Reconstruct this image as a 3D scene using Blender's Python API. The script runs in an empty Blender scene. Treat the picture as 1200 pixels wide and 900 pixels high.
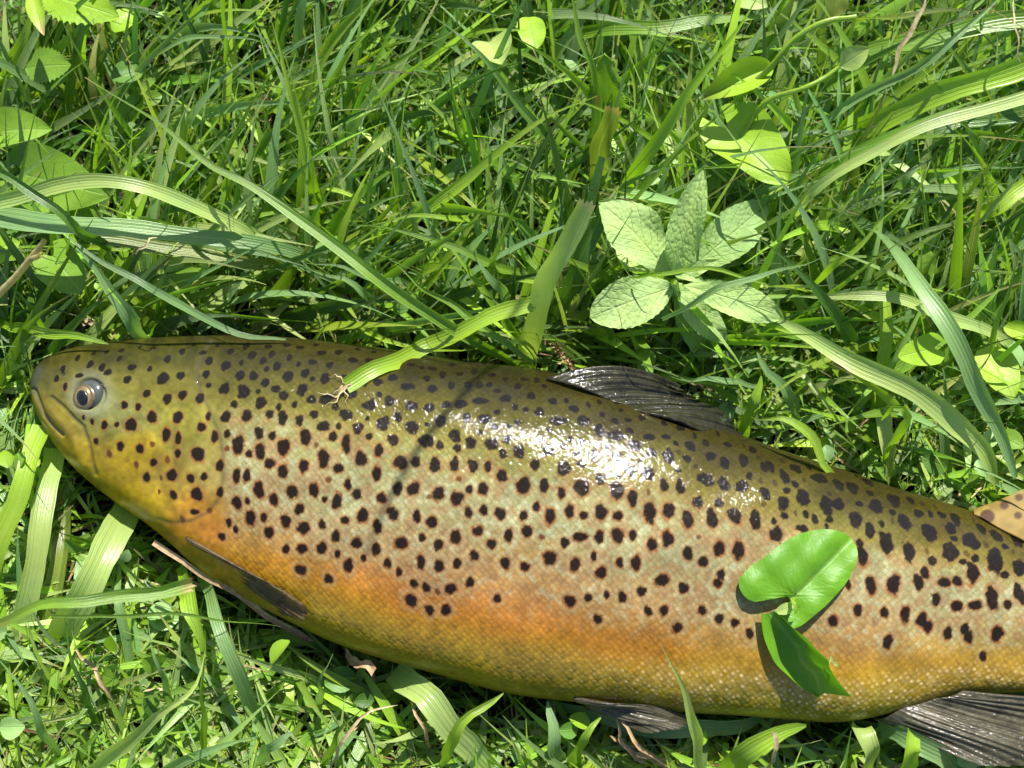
import bpy, math, random
import numpy as np
from mathutils import Vector
random.seed(7); rng = np.random.default_rng(11)
S = bpy.context.scene
COL = S.collection

# ------------------------------------------------------------------ camera
ZC = 0.045                      # height of the middle plane of the fish above the soil
TILT = math.radians(14); DIST = 0.45; FPX = 600 / math.tan(math.radians(24))
RIGHT = np.array([1., 0, 0]); UP = np.array([0, math.cos(TILT), math.sin(TILT)])
BACK = np.array([0, -math.sin(TILT), math.cos(TILT)])
CAMP = np.array([0, 0, ZC]) + BACK * DIST
cd = bpy.data.cameras.new('camera'); cam = bpy.data.objects.new('camera', cd); COL.objects.link(cam)
cam.location = CAMP; cam.rotation_euler = (TILT, 0, 0)
cd.sensor_width = 36; cd.lens = 18 / math.tan(math.radians(24)); cd.clip_start = 0.01; cd.clip_end = 200
cd.dof.use_dof = True; cd.dof.focus_distance = DIST - 0.03; cd.dof.aperture_fstop = 18
S.camera = cam

# ------------------------------------------------------------------ light
SUN = np.array([0.17, 0.59, 0.785]); SUN /= np.linalg.norm(SUN)
w = bpy.data.worlds.new('World'); S.world = w; w.use_nodes = True
nt = w.node_tree; bg = nt.nodes['Background']; sky = nt.nodes.new('ShaderNodeTexSky')
sky.sky_type = 'NISHITA'; sky.sun_disc = False
sky.sun_elevation = math.asin(SUN[2]); sky.sun_rotation = math.atan2(SUN[0], SUN[1])
nt.links.new(sky.outputs[0], bg.inputs[0]); bg.inputs[1].default_value = 0.085
sl = bpy.data.lights.new('sun', 'SUN'); so = bpy.data.objects.new('sun', sl); COL.objects.link(so)
sl.energy = 4.9; sl.angle = math.radians(0.5); sl.color = (1, 0.965, 0.90)
so.rotation_euler = Vector(SUN).to_track_quat('Z', 'Y').to_euler()
S.view_settings.view_transform = 'Standard'; S.view_settings.look = 'None'
S.view_settings.exposure = 1.0; S.view_settings.gamma = 1
S.render.engine = 'CYCLES'
S.cycles.max_bounces = 8; S.cycles.diffuse_bounces = 4; S.cycles.transmission_bounces = 4

# ------------------------------------------------------------------ helpers
def unproj(px, py, z):
    px = np.asarray(px, float); py = np.asarray(py, float); z = np.asarray(z, float)
    d = -BACK * FPX + RIGHT * (px - 600)[..., None] + UP * (450 - py)[..., None]
    t = (z - CAMP[2]) / d[..., 2]
    return CAMP + d * t[..., None]
def proj(P):
    v = P - CAMP; k = -(v @ BACK)
    return 600 + FPX * (v @ RIGHT) / k, 450 - FPX * (v @ UP) / k
def norm(v): return v / (np.linalg.norm(v, axis=-1, keepdims=True) + 1e-12)
def sm(a, b, x):
    t = np.clip((x - a) / (b - a), 0, 1); return t * t * (3 - 2 * t)
def tag(o, label=None, cat=None, group=None, kind=None):
    if label: o['label'] = label
    if cat: o['category'] = cat
    if group: o['group'] = group
    if kind: o['kind'] = kind
    return o
def empty(name, loc, label, cat, group=None):
    o = bpy.data.objects.new(name, None); COL.objects.link(o); o.location = loc
    o.empty_display_size = .01
    bpy.context.view_layer.update() if False else None
    return tag(o, label, cat, group)
def link(name, me, mat, parent=None):
    o = bpy.data.objects.new(name, me); COL.objects.link(o)
    if mat: me.materials.append(mat)
    if parent is not None:
        o.parent = parent
        off = Vector((0, 0, 0)); p = parent
        while p is not None: off += p.location; p = p.parent
        o.location = -off          # vertices are given in world coordinates
    return o
def mesh_np(name, V, Q, mat, col=None, uv=None, parent=None, smooth=True, attrs=None):
    """V (n,3), Q (m,4) or (m,3) indices"""
    V = np.asarray(V, np.float32); Q = np.asarray(Q, np.int32)
    me = bpy.data.meshes.new(name); k = Q.shape[1]
    me.vertices.add(len(V)); me.vertices.foreach_set('co', V.ravel())
    me.loops.add(Q.size); me.loops.foreach_set('vertex_index', Q.ravel())
    me.polygons.add(len(Q)); me.polygons.foreach_set('loop_start', np.arange(0, Q.size, k, dtype=np.int32))
    me.update(calc_edges=True)
    if smooth: me.polygons.foreach_set('use_smooth', np.ones(len(Q), bool))
    if col is not None:
        c = np.ones((len(V), 4), np.float32); c[:, :3] = col
        me.attributes.new('Col', 'FLOAT_COLOR', 'POINT').data.foreach_set('color', c.ravel())
    if uv is not None:
        l = me.uv_layers.new(name='UVMap'); l.data.foreach_set('uv', np.asarray(uv, np.float32)[Q.ravel()].ravel())
    for n, a in (attrs or {}).items():
        me.attributes.new(n, 'FLOAT', 'POINT').data.foreach_set('value', np.asarray(a, np.float32).ravel())
    me.validate()
    return link(name, me, mat, parent)
def grid_quads(n, m, base=0):
    i, j = np.meshgrid(np.arange(n - 1), np.arange(m - 1), indexing='ij')
    a = (i * m + j).ravel() + base
    return np.stack([a, a + 1, a + m + 1, a + m], 1)
def spline(P, n):
    """Catmull-Rom resample of control rows to n rows, even in chord length"""
    P = np.asarray(P, float)
    d = np.r_[0, np.cumsum(np.linalg.norm(np.diff(P[:, :3], axis=0), axis=1))]; d /= d[-1]
    Pe = np.vstack([2 * P[0] - P[1], P, 2 * P[-1] - P[-2]])
    t = np.linspace(0, 1, n); k = np.clip(np.searchsorted(d, t, 'right') - 1, 0, len(P) - 2)
    u = ((t - d[k]) / (d[k + 1] - d[k] + 1e-9))[:, None]
    a, b, c, e = Pe[k], Pe[k + 1], Pe[k + 2], Pe[k + 3]
    return .5 * (2 * b + (c - a) * u + (2 * a - 5 * b + 4 * c - e) * u ** 2 + (3 * b - a - 3 * c + e) * u ** 3)

class M:
    """small node-material helper"""
    def __init__(s, name):
        s.m = bpy.data.materials.new(name); s.m.use_nodes = True; s.t = s.m.node_tree; s.n = s.t.nodes
        s.p = s.n['Principled BSDF']; s.out = s.n['Material Output']
    def N(s, typ, **kw):
        x = s.n.new('ShaderNode' + typ)
        for k, v in kw.items():
            if k.startswith('i_'): x.inputs[k[2:].replace('_', ' ')].default_value = v
            else: setattr(x, k, v)
        return x
    def L(s, a, b): s.t.links.new(a, b)
    def math(s, op, a, b=None, c=None):
        x = s.N('Math', operation=op)
        for i, v in enumerate((a, b, c)):
            if v is None: continue
            if isinstance(v, (int, float)): x.inputs[i].default_value = v
            else: s.L(v, x.inputs[i])
        return x.outputs[0]
    def mix(s, f, a, b, mode='MIX'):
        x = s.N('Mix', data_type='RGBA', blend_type=mode)
        for i, v in ((0, f), (6, a), (7, b)):
            if isinstance(v, (int, float)): x.inputs[i].default_value = v
            elif isinstance(v, tuple): x.inputs[i].default_value = (*v, 1)
            else: s.L(v, x.inputs[i])
        return x.outputs[2]
    def noise(s, scale, vec=None, detail=3, rough=.5):
        x = s.N('TexNoise'); x.inputs['Scale'].default_value = scale
        x.inputs['Detail'].default_value = detail; x.inputs['Roughness'].default_value = rough
        if vec is not None: s.L(vec, x.inputs['Vector'])
        return x.outputs[0]
    def ramp(s, f, a, b):
        x = s.N('MapRange'); s.L(f, x.inputs[0]); x.inputs[1].default_value = a; x.inputs[2].default_value = b
        return x.outputs[0]
    def bump(s, h, dist, strength=1, nrm=None):
        x = s.N('Bump'); x.inputs['Strength'].default_value = strength; x.inputs['Distance'].default_value = dist
        s.L(h, x.inputs['Height'])
        if nrm is not None: s.L(nrm, x.inputs['Normal'])
        return x.outputs[0]
    def attr(s, name):
        x = s.N('Attribute'); x.attribute_name = name; return x

def foliage_mat(name, rough=.38, trans=.38, kind='blade', spec=.5):
    m = M(name); col = m.attr('Col').outputs['Color']
    uv = m.N('UVMap'); uv.uv_map = 'UVMap'; sep = m.N('SeparateXYZ'); m.L(uv.outputs[0], sep.inputs[0])
    geo = m.N('NewGeometry'); pos = geo.outputs['Position']
    n1 = m.noise(90, pos, 4, .6); n2 = m.noise(900, pos, 3, .6)
    if kind == 'blade':      # parallel veins
        v = m.math('SINE', m.math('MULTIPLY', sep.outputs[0], 34.0))
        v2 = m.math('SINE', m.math('MULTIPLY', sep.outputs[0], 81.0))
        h = m.math('ADD', m.math('MULTIPLY', v, .5), m.math('MULTIPLY', v2, .3))
        c = m.mix(m.math('MULTIPLY', m.math('MULTIPLY', m.ramp(h, -.2, .8), m.ramp(n1, .35, .65)), .20), col, (.33, .42, .16))
        mid = m.ramp(m.math('ABSOLUTE', m.math('SUBTRACT', sep.outputs[0], .5)), .06, .0)
        c = m.mix(m.math('MULTIPLY', mid, .35), c, (.36, .46, .18))
        h = m.math('ADD', h, m.math('MULTIPLY', n2, .8)); bd = .00012
    else:                    # netted veins: uv.x across (0..1), uv.y along
        ax = m.math('ABSOLUTE', m.math('SUBTRACT', sep.outputs[0], .5))
        w_ = m.math('ADD', m.math('MULTIPLY', sep.outputs[1], 7.0), m.math('MULTIPLY', ax, -5.0))
        w_ = m.math('ADD', w_, m.math('MULTIPLY', n1, 1.1))
        fr = m.math('ABSOLUTE', m.math('SUBTRACT', m.math('FRACT', w_), .5))
        side = m.ramp(fr, .10, .0); mid = m.ramp(ax, .035, .0)
        vein = m.math('MAXIMUM', m.math('MULTIPLY', side, .6 if kind == 'mint' else .28), mid)
        vo = m.N('TexVoronoi', feature='SMOOTH_F1'); vo.inputs['Scale'].default_value = 700 if kind == 'mint' else 380
        m.L(pos, vo.inputs['Vector'])
        net = m.ramp(vo.outputs[0], .35, .75)
        c = m.mix(m.math('MULTIPLY', vein, .32), col, (.34, .47, .17))
        c = m.mix(m.math('MULTIPLY', net, .10 if kind == 'mint' else .05), c, (.06, .12, .03))
        h = m.math('ADD', m.math('MULTIPLY', vein, -.9 if kind == 'mint' else -.6), m.math('ADD', m.math('MULTIPLY', net, -.8 if kind == 'mint' else -.25), m.math('MULTIPLY', n2, .4)))
        bd = .0004 if kind == 'mint' else .0003
    c = m.mix(m.math('MULTIPLY', m.ramp(n1, .35, .75), .35), c, m.mix(1., col, (1.45, 1.25, .7), 'MULTIPLY'))
    c = m.mix(m.math('MULTIPLY', m.ramp(m.noise(38, pos, 3, .6), .42, .68), .45), c, m.mix(1., c, (.62, .72, .8), 'MULTIPLY'))
    spots = m.ramp(m.noise(420, pos, 2, .5), .70, .76)
    c = m.mix(m.math('MULTIPLY', spots, .5), c, (.20, .15, .05))
    m.L(c, m.p.inputs['Base Color']); m.p.inputs['Roughness'].default_value = rough
    m.p.inputs['Specular IOR Level'].default_value = spec
    b = m.bump(h, bd, .8); m.L(b, m.p.inputs['Normal'])
    tr = m.N('BsdfTranslucent'); m.L(m.mix(1., c, (1.45, 1.65, .45), 'MULTIPLY'), tr.inputs[0])
    mx = m.N('MixShader'); mx.inputs[0].default_value = trans
    m.L(m.p.outputs[0], mx.inputs[1]); m.L(tr.outputs[0], mx.inputs[2]); m.L(mx.outputs[0], m.out.inputs[0])
    return m.m
MAT_BLADE = foliage_mat('grass_blade', .33, .36, 'blade', .6)
MAT_FINE = foliage_mat('fine_grass', .28, .33, 'blade', .65)
MAT_LEAF = foliage_mat('smooth_leaf', .45, .24, 'leaf', .32)
MAT_MINT = foliage_mat('hairy_leaf', .7, .25, 'mint', .3)
def dry_mat():
    m = M('dry_straw'); col = m.attr('Col').outputs['Color']
    geo = m.N('NewGeometry'); n = m.noise(500, geo.outputs['Position'], 4, .6)
    m.L(m.mix(m.ramp(n, .3, .7), col, m.mix(1., col, (.5, .42, .35), 'MULTIPLY')), m.p.inputs['Base Color'])
    m.p.inputs['Roughness'].default_value = .6; m.L(m.bump(n, .0003, .8), m.p.inputs['Normal']); return m.m
MAT_DRY = dry_mat()

# ------------------------------------------------------------------ soil
GH = .023                        # the sward's base stands this much higher than the hollow the fish lies in
def rise(s): return GH * sm(1.0, 1.22, np.abs(s))
def soil():
    m = M('soil'); geo = m.N('NewGeometry'); pos = geo.outputs['Position']
    n = m.noise(60, pos, 8, .65); n2 = m.noise(350, pos, 5, .7)
    c = m.mix(m.ramp(n, .3, .7), (.012, .010, .006), (.05, .037, .020))
    c = m.mix(m.ramp(n2, .55, .8), c, (.10, .08, .04))
    m.L(c, m.p.inputs['Base Color']); m.p.inputs['Roughness'].default_value = .9
    m.L(m.bump(m.math('ADD', n, n2), .004, 1), m.p.inputs['Normal'])
    n_ = 140; g = np.linspace(-1, 1, n_); g = np.sign(g) * (np.abs(g) ** 4 * 60 + np.abs(g) * .45)
    X, Y = np.meshgrid(g, g, indexing='ij')
    Z = .004 * np.sin(X * 41 + 1) * np.sin(Y * 37) + .002 * np.sin(X * 130) * np.cos(Y * 110)
    Z = Z * np.exp(-(X ** 2 + Y ** 2) / 2) - .004
    Z = Z + rise(over_fish(X, Y)[0])
    o = mesh_np('ground', np.stack([X, Y, Z], -1).reshape(-1, 3), grid_quads(n_, n_)[:, ::-1], m.m)
    tag(o, kind='structure')

# ------------------------------------------------------------------ trout: body surface
TOP = [(40,456),(42,444),(48,432),(58,423),(75,415),(100,408),(140,403),(190,399),(240,397),(300,396.5),(350,400),(400,405),(450,412),(500,420),
       (560,428),(600,434),(640,439),(700,453),(760,472),(800,487),(850,506),(900,524),(950,541),(1000,557),(1050,574),(1100,590),(1140,602),
       (1200,628),(1260,650),(1330,672),(1400,690),(1440,694)]
BOT = [(40,456),(41,470),(45,485),(55,505),(75,535),(100,561),(130,585),(165,608),(200,636),(230,665),(260,688),(300,709),(340,729),(380,748),(420,763),
       (460,776),(500,787),(560,803),(600,812),(640,819),(680,824),(740,830),(800,834),(860,838),(920,843),(970,847),(1000,845),(1040,836),(1090,822),
       (1130,814),(1200,810),(1280,800),(1350,792),(1440,792)]
THK = [(40,.002),(43,.0065),(50,.0105),(65,.015),(90,.0195),(130,.0235),(200,.0275),(300,.0315),(420,.035),(540,.0375),(640,.0380),(740,.0365),(900,.0310),(1050,.0245),(1200,.0185),(1320,.014),(1440,.010)]
def smooth_interp(pts):
    p = np.array(pts, float)
    def f(u):
        # average of neighbouring linear interpolations: a smooth outline, sharp near the snout
        s = np.clip((u - 40) * .25, .2, 14)
        a = 0
        for k, wt in ((-1, .2), (-.5, .2), (0, .2), (.5, .2), (1, .2)):
            a = a + wt * np.interp(u + k * s, p[:, 0], p[:, 1])
        return a
    return f
fT, fB, fH = smooth_interp(TOP), smooth_interp(BOT), smooth_interp(THK)
U = np.concatenate([40 + 60 * np.linspace(0, 1, 90)[:-1] ** 1.8, np.linspace(100, 1210, 900)[:-1], np.linspace(1210, 1440, 60)])
NU = len(U); NT, NBm = 330, 50
th_top = np.linspace(0, math.pi, NT)                 # 0 = back ridge, pi = belly
th_bot = np.linspace(math.pi, 2 * math.pi, NBm)[1:-1]
TH = np.concatenate([th_top, th_bot]); NTH = len(TH)
pT = unproj(U, fT(U), np.full(NU, ZC)); pB = unproj(U, fB(U), np.full(NU, ZC)); tk = fH(U)
cs = np.cos(TH)[None, :]; sn = np.sin(TH)[None, :]
fr = (1 + cs) / 2
P = pB[:, None, :] * (1 - fr[..., None]) + pT[:, None, :] * fr[..., None]
prof = np.sign(sn) * np.abs(sn) ** .92 * (1 + .16 * cs - .10 * (1 - np.abs(sn)) * 0)
P[..., 2] = ZC + tk[:, None] * prof
def grid_normals(P):
    du = np.gradient(P, axis=0); dv = np.roll(P, -1, 1) - np.roll(P, 1, 1)
    return norm(np.cross(dv, du))
Nn = grid_normals(P)
if Nn[NU // 2, NT // 2, 2] < 0: Nn = -Nn
PX, PY = proj(P)
# orthographic photo-like coordinates (for both sides of the body): straight above the middle plane
oP = P.copy(); oP[..., 2] = ZC; OX, OY = proj(oP)
up_side = (np.arange(NTH) < NT)[None, :] & np.ones((NU, 1), bool)
qx = np.where(up_side, PX, OX); qy = np.where(up_side, PY, OY)
# --- relief of the head
def polydist(X, Y, pts):
    d = np.full(X.shape, 1e9)
    for (x0, y0), (x1, y1) in zip(pts[:-1], pts[1:]):
        vx, vy = x1 - x0, y1 - y0; t = np.clip(((X - x0) * vx + (Y - y0) * vy) / (vx * vx + vy * vy), 0, 1)
        d = np.minimum(d, np.hypot(X - x0 - t * vx, Y - y0 - t * vy))
    return d
GILL = [(247,400),(237,415),(231,433),(234,458),(245,480),(255,505),(261,530),(262,560),(256,585),(243,601),(222,611),(200,613),(185,608)]
PRE = [(212,470),(206,500),(203,530),(207,560),(212,585)]
BRAN = [(190,470),(180,520),(185,560),(200,598)]
MAX_ = [(61,466),(75,478),(88,492),(97,500),(104,520),(109,545),(112,556)]
MOUTH = [(40,457),(45,470),(52,486),(61,498),(73,509)]
SHADOW_LINE = [(545,462),(515,490),(490,520),(468,560),(448,598),(428,652)]  # slight groove laid along the shadow line across the flank
SHADOW_LINE2 = [(868,575),(872,600),(876,640)]  # second, faint shadow line: grooved and painted dark into the skin
DORS_FOLD = [(235,398),(300,404),(380,412),(440,424)]
hm = np.zeros(P.shape[:2]); hd = PX < 300
def g(d, wd): return np.exp(-(d / wd) ** 2)
gx = np.interp(PY, [p[1] for p in GILL[:10]], [p[0] for p in GILL[:10]])
dd = gx - PX; msk = sm(398, 410, PY) * sm(612, 590, PY)
dG = polydist(PX, PY, GILL)
hm += .00025 * sm(-6, 12, dd) * np.exp(-np.maximum(dd, 0) / 32) * msk * (PX < 320)
hm -= .00012 * g(dG, 2.6)
hm -= .00028 * g(polydist(PX, PY, PRE), 3.5) + .0003 * g(polydist(PX, PY, BRAN), 5)
dMx = polydist(PX, PY, MAX_); hm -= .0006 * g(dMx, 2.6)
dMo = polydist(PX, PY, MOUTH); hm -= .0009 * g(dMo, 2.6)
hm += .0006 * g(polydist(PX, PY, [(58,478),(72,494),(88,515),(98,545)]), 7)
ex, ey = 105., 462.
dE = np.hypot(PX - ex, PY - ey); hm += .0003 * g(dE - 26, 5) - .0020 * sm(21, 15, dE)
hm -= .0007 * g(np.hypot((PX - 73), (PY - 438)), 2.6)           # nostril
dSl = polydist(PX, PY, SHADOW_LINE); hm -= .00003 * g(dSl, 6)
dSl2 = polydist(PX, PY, SHADOW_LINE2); hm -= .0001 * g(dSl2, 6)
hm -= .0001 * g(polydist(PX, PY, DORS_FOLD), 4)
hm = np.where(up_side, hm, 0)
nz = .0004 * (np.sin(PX * .031 + np.sin(PY * .02) * 2) * np.sin(PY * .043 + 1.3)) * sm(260, 400, PX)
P = P + Nn * (hm + nz)[..., None]
P[0, :, :] = P[0].mean(axis=0)
Nn = grid_normals(P)
if Nn[NU // 2, NT // 2, 2] < 0: Nn = -Nn
PX, PY = proj(P)
arc_v = np.zeros(P.shape[:2]); arc_v[:, 1:] = np.cumsum(np.linalg.norm(np.diff(P, axis=1), axis=2), axis=1)
arc_v -= arc_v[:, NT // 2:NT // 2 + 1]
midl = P[:, NT // 2]; arc_u = np.r_[0, np.cumsum(np.linalg.norm(np.diff(midl, axis=0), axis=1))][:, None] * np.ones((1, NTH))
def surf(px, py):
    """point and normal of the fish's upper flank seen at a photo position"""
    d = (PX[:, :NT] - px) ** 2 + (PY[:, :NT] - py) ** 2
    i, j = np.unravel_index(np.argmin(d), d.shape); return P[i, j], Nn[i, j], i, j
FISH_Y0 = None
def over_fish(X, Y):
    """is a world point above/below the body's footprint, and the body's signed cross position"""
    u = np.interp(X, midl[:, 0], U)
    t = np.interp(X, midl[:, 0], pT[:, 1]); b = np.interp(X, midl[:, 0], pB[:, 1])
    s = (Y - (t + b) / 2) / np.maximum((t - b) / 2, 1e-4)
    return np.where((X < midl[0, 0] - .002) | (X > midl[-1, 0] + .05), 9., s), np.interp(X, midl[:, 0], tk)

soil()
# --- pigment
def lin(c): c = np.array(c, float) / 255; return np.where(c <= .04045, c / 12.92, ((c + .055) / 1.055) ** 2.4)
CP = [(45,440,105,108,80),(60,440,128,122,55),(50,480,150,135,60),(75,450,132,128,62),(75,520,165,140,50),(95,535,190,160,40),(110,568,160,145,30),
 (150,415,112,112,52),(150,450,138,134,68),(140,490,140,140,88),(125,480,140,145,105),(110,505,150,145,80),(150,530,192,166,55),(140,560,205,170,35),(180,590,200,165,35),
 (170,612,150,125,28),(200,560,172,148,70),(220,500,150,145,72),(190,460,142,138,66),(200,410,108,108,46),(235,450,135,130,68),(245,540,160,148,90),(230,600,200,140,50),(250,620,212,122,40),
 (280,600,190,140,80),(220,630,196,138,36),(230,652,160,140,32),(280,660,190,128,48),
 (300,410,104,100,42),(300,450,132,128,62),(300,500,156,150,88),(300,560,168,156,108),(290,620,180,145,90),(320,680,188,130,45),(350,700,172,130,40),(300,700,150,125,30),(350,725,145,125,28),
 (400,420,100,96,40),(400,460,138,132,62),(400,520,158,152,90),(400,580,164,156,112),(400,630,172,148,95),(400,680,192,126,58),(400,720,182,136,45),(400,750,150,135,32),
 (500,430,92,88,34),(500,470,128,122,52),(500,530,152,148,80),(500,590,162,150,106),(500,640,176,142,90),(500,700,192,122,58),(500,745,182,132,48),(500,780,150,135,32),
 (620,445,90,86,34),(620,490,120,116,50),(620,540,148,144,78),(620,600,160,152,112),(620,660,185,132,72),(620,720,186,120,56),(620,770,176,132,50),(620,808,146,128,32),
 (760,490,100,94,36),(740,540,138,132,66),(740,590,160,146,98),(740,650,162,148,106),(740,700,180,130,72),(740,750,176,118,50),(740,800,176,145,48),(740,825,140,125,30),
 (880,535,108,100,40),(880,580,146,136,70),(880,630,166,146,102),(880,690,165,150,110),(880,745,172,128,62),(880,790,180,140,52),(880,830,150,135,35),
 (1020,580,112,104,40),(1000,620,150,143,80),(1000,670,163,154,116),(1000,715,182,144,90),(1000,760,180,128,60),(1000,800,190,150,58),(1000,838,140,128,36),
 (1150,620,130,118,46),(1130,660,158,144,78),(1130,700,164,152,112),(1130,740,186,144,88),(1130,775,186,134,62),(1130,800,180,148,52),(1300,690,140,125,60),(1300,770,180,140,60),(1430,740,140,120,55)]
cp = np.array(CP, float)
org = (cp[:, 2] - cp[:, 3] > 38) & (cp[:, 0] > 255); cp[org, 3] += 9; cp[org, 2] -= 4
cl = lin(cp[:, 2:])
num = np.zeros(P.shape); den = np.zeros(P.shape[:2])
for (x, y), c in zip(cp[:, :2], cl):
    sx = 24 if x < 260 else 48
    wgt = np.exp(-((qx - x) / sx) ** 2 - ((qy - y) / (18 if x < 260 else 23)) ** 2) + 1e-9 / (1 + (qx - x) ** 2 + (qy - y) ** 2)
    num += wgt[..., None] * c; den += wgt
base = (num / den[..., None]) ; base = base * (base / base.mean(-1, keepdims=True)) ** .0 * np.array([.535, .525, .36])
base = base * (.36 + .64 * sm(.03, .38, (qy - np.interp(qx, U, fT(U))) / np.maximum(np.interp(qx, U, fB(U)) - np.interp(qx, U, fT(U)), 1)))[..., None]
base = base * np.where(True, 1, 1)
_rl = (qy - np.interp(qx, U, fT(U))) / np.maximum(np.interp(qx, U, fB(U)) - np.interp(qx, U, fT(U)), 1)
_cu = (sm(.52, .64, _rl) * sm(.92, .80, _rl) * sm(270, 330, qx) * sm(1150, 950, qx) * .9)[..., None]
base = base * (1 + _cu * np.array([.10, -.08, -.05]))
base = base * (1 + .33 * sm(.58, .9, (qy - np.interp(qx, U, fT(U))) / np.maximum(np.interp(qx, U, fB(U)) - np.interp(qx, U, fT(U)), 1)))[..., None]  # paler belly, brightened further to offset its shade under the sun
# scale lattice (one scale is about 2 mm)
SC = .00205
la = (arc_u + arc_v) / (SC * 1.414); lb = (arc_u - arc_v) / (SC * 1.414)
cid = (np.floor(la).astype(int) * 7919 + np.floor(lb).astype(int) * 104729) % 9973
crand = rng.random(9973)[cid]; crand2 = rng.random(9973)[(cid * 31) % 9973]
def vnoise(X, Y, s, seed):
    r = np.random.default_rng(seed).random((256, 256)); x = X / s + 50; y = Y / s + 50
    xi = np.floor(x).astype(int); yi = np.floor(y).astype(int); fx = x - xi; fy = y - yi
    fx = fx * fx * (3 - 2 * fx); fy = fy * fy * (3 - 2 * fy)
    R = lambda a, b: r[a % 256, b % 256]
    return (R(xi, yi) * (1 - fx) + R(xi + 1, yi) * fx) * (1 - fy) + (R(xi, yi + 1) * (1 - fx) + R(xi + 1, yi + 1) * fx) * fy
scaly = sm(255, 275, np.where(up_side, PX, OX))
mott = .6 * vnoise(qx, qy, 13, 1) + .4 * vnoise(qx, qy, 6, 2)
ftop = np.interp(qx, U, fT(U)); fbot = np.interp(qx, U, fB(U)); rel = (qy - ftop) / np.maximum(fbot - ftop, 1)   # 0 back, 1 belly
mid = sm(.22, .38, rel) * sm(.82, .62, rel) * scaly
rust = np.array([.20, .080, .020])
k = (sm(.51, .68, mott) * mid * .66)[..., None]; base = base * (1 - k) + rust * k
pale = np.array([.34, .36, .22])
k = (sm(.55, .8, .5 * crand + .5 * (1 - mott)) * mid * .46)[..., None]; base = base * (1 - k) + pale * k
belly_glint = sm(.80, .88, rel) * sm(1.02, .95, rel) * sm(560, 900, qx)  # band of the painted scale highlights on the rear belly
k = (sm(.35, .9, crand) * belly_glint * .15)[..., None]; base = base * (1 - k) + np.array([.62, .50, .26]) * k
base *= (1 + (crand2 - .5)[..., None] * .22 * scaly[..., None])
k = (mid * .20)[..., None]; base = base * (1 - k) + np.array([.27, .30, .20]) * k
base *= (.82 + .36 * vnoise(qx, qy, 30, 5))[..., None] * (.9 + .2 * vnoise(qx, qy, 4, 15))[..., None]
hn = (1 - scaly)[..., None]; base *= 1 - hn * (.40 * (vnoise(qx, qy, 5, 8) - .5) + .45 * (vnoise(qx, qy, 14, 9) - .5))[..., None]
# dark outlines of the head plates and the flank's faint shadow line, painted in
def dark(d, wd, k, c=(.05, .045, .03)):
    global base
    a = (np.where(up_side, g(d, wd), 0) * k)[..., None]; base = base * (1 - a) + np.array(c) * a
dark(dMx, 2.2, .55); dark(dMo, 2.6, .5, (.10, .10, .09)); dark(dG, 2.4, .55); dark(dSl2, 5, .2, (.12, .11, .06))
dark(polydist(PX, PY, PRE), 2.5, .25); dark(polydist(PX, PY, BRAN), 4, .12)
dark(polydist(PX, PY, [(40,455),(41,444),(46,434)]), 5, .4, (.09, .10, .10)); dark(polydist(PX, PY, DORS_FOLD), 3, .2)
a = (np.where(up_side, g(np.maximum(dE - 20, 0), 8), 0) * .38)[..., None]; base = base * (1 - a) + np.array([.19, .20, .15]) * a
a = (np.where(up_side, g(np.hypot(PX - 73, PY - 438), 3), 0) * .9)[..., None]; base = base * (1 - a) + .02 * a

SP1 = "574,219,20;635,209,14;517,272,13;588,292,16;643,277,15;702,291,16;448,224,13;465,180,15,10;527,187,9;357,182,12;380,200,14,10;317,171,11;273,148,9;330,132,9,6;375,127,9,6;428,122,10,6;419,149,9;437,312,12;484,318,11;536,356,18;461,385,20;627,357,18;708,391,15;583,418,15,20;625,430,12,17;422,459,13;493,466,14;366,383,12;409,384,8;323,372,8;293,358,6;339,440,9;385,484,9;479,524,8;541,514,12;535,453,8;693,487,23;625,485,12;590,507,9;602,559,18;670,570,14;719,567,12;691,628,22,19;611,629,13;517,567,13;556,620,6;567,570,6;755,425,11,22;773,529,13,20;733,352,9,14;775,618,12,16;683,688,18,8;643,716,9;737,686,9;832,657,15,22;872,651,10;879,712,15,25;802,727,9,14;827,751,8,12;780,777,12;832,560,14,22;865,562,13,20;798,468,8;797,414,12;837,451,20,28;875,488,12;793,354,18;870,351,17,20;856,267,21,24;792,254,17,20;735,245,9;736,157,14;793,177,16;843,208,16;726,206,13;713,130,12,8;640,126,11;590,151,12;811,126,12;884,137,15;890,210,15;765,103,10,6;682,103,9,5;596,101,8,4;545,112,8,5;495,110,8,5;230,248,9;200,220,9;277,210,16,7;222,185,9"
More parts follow.
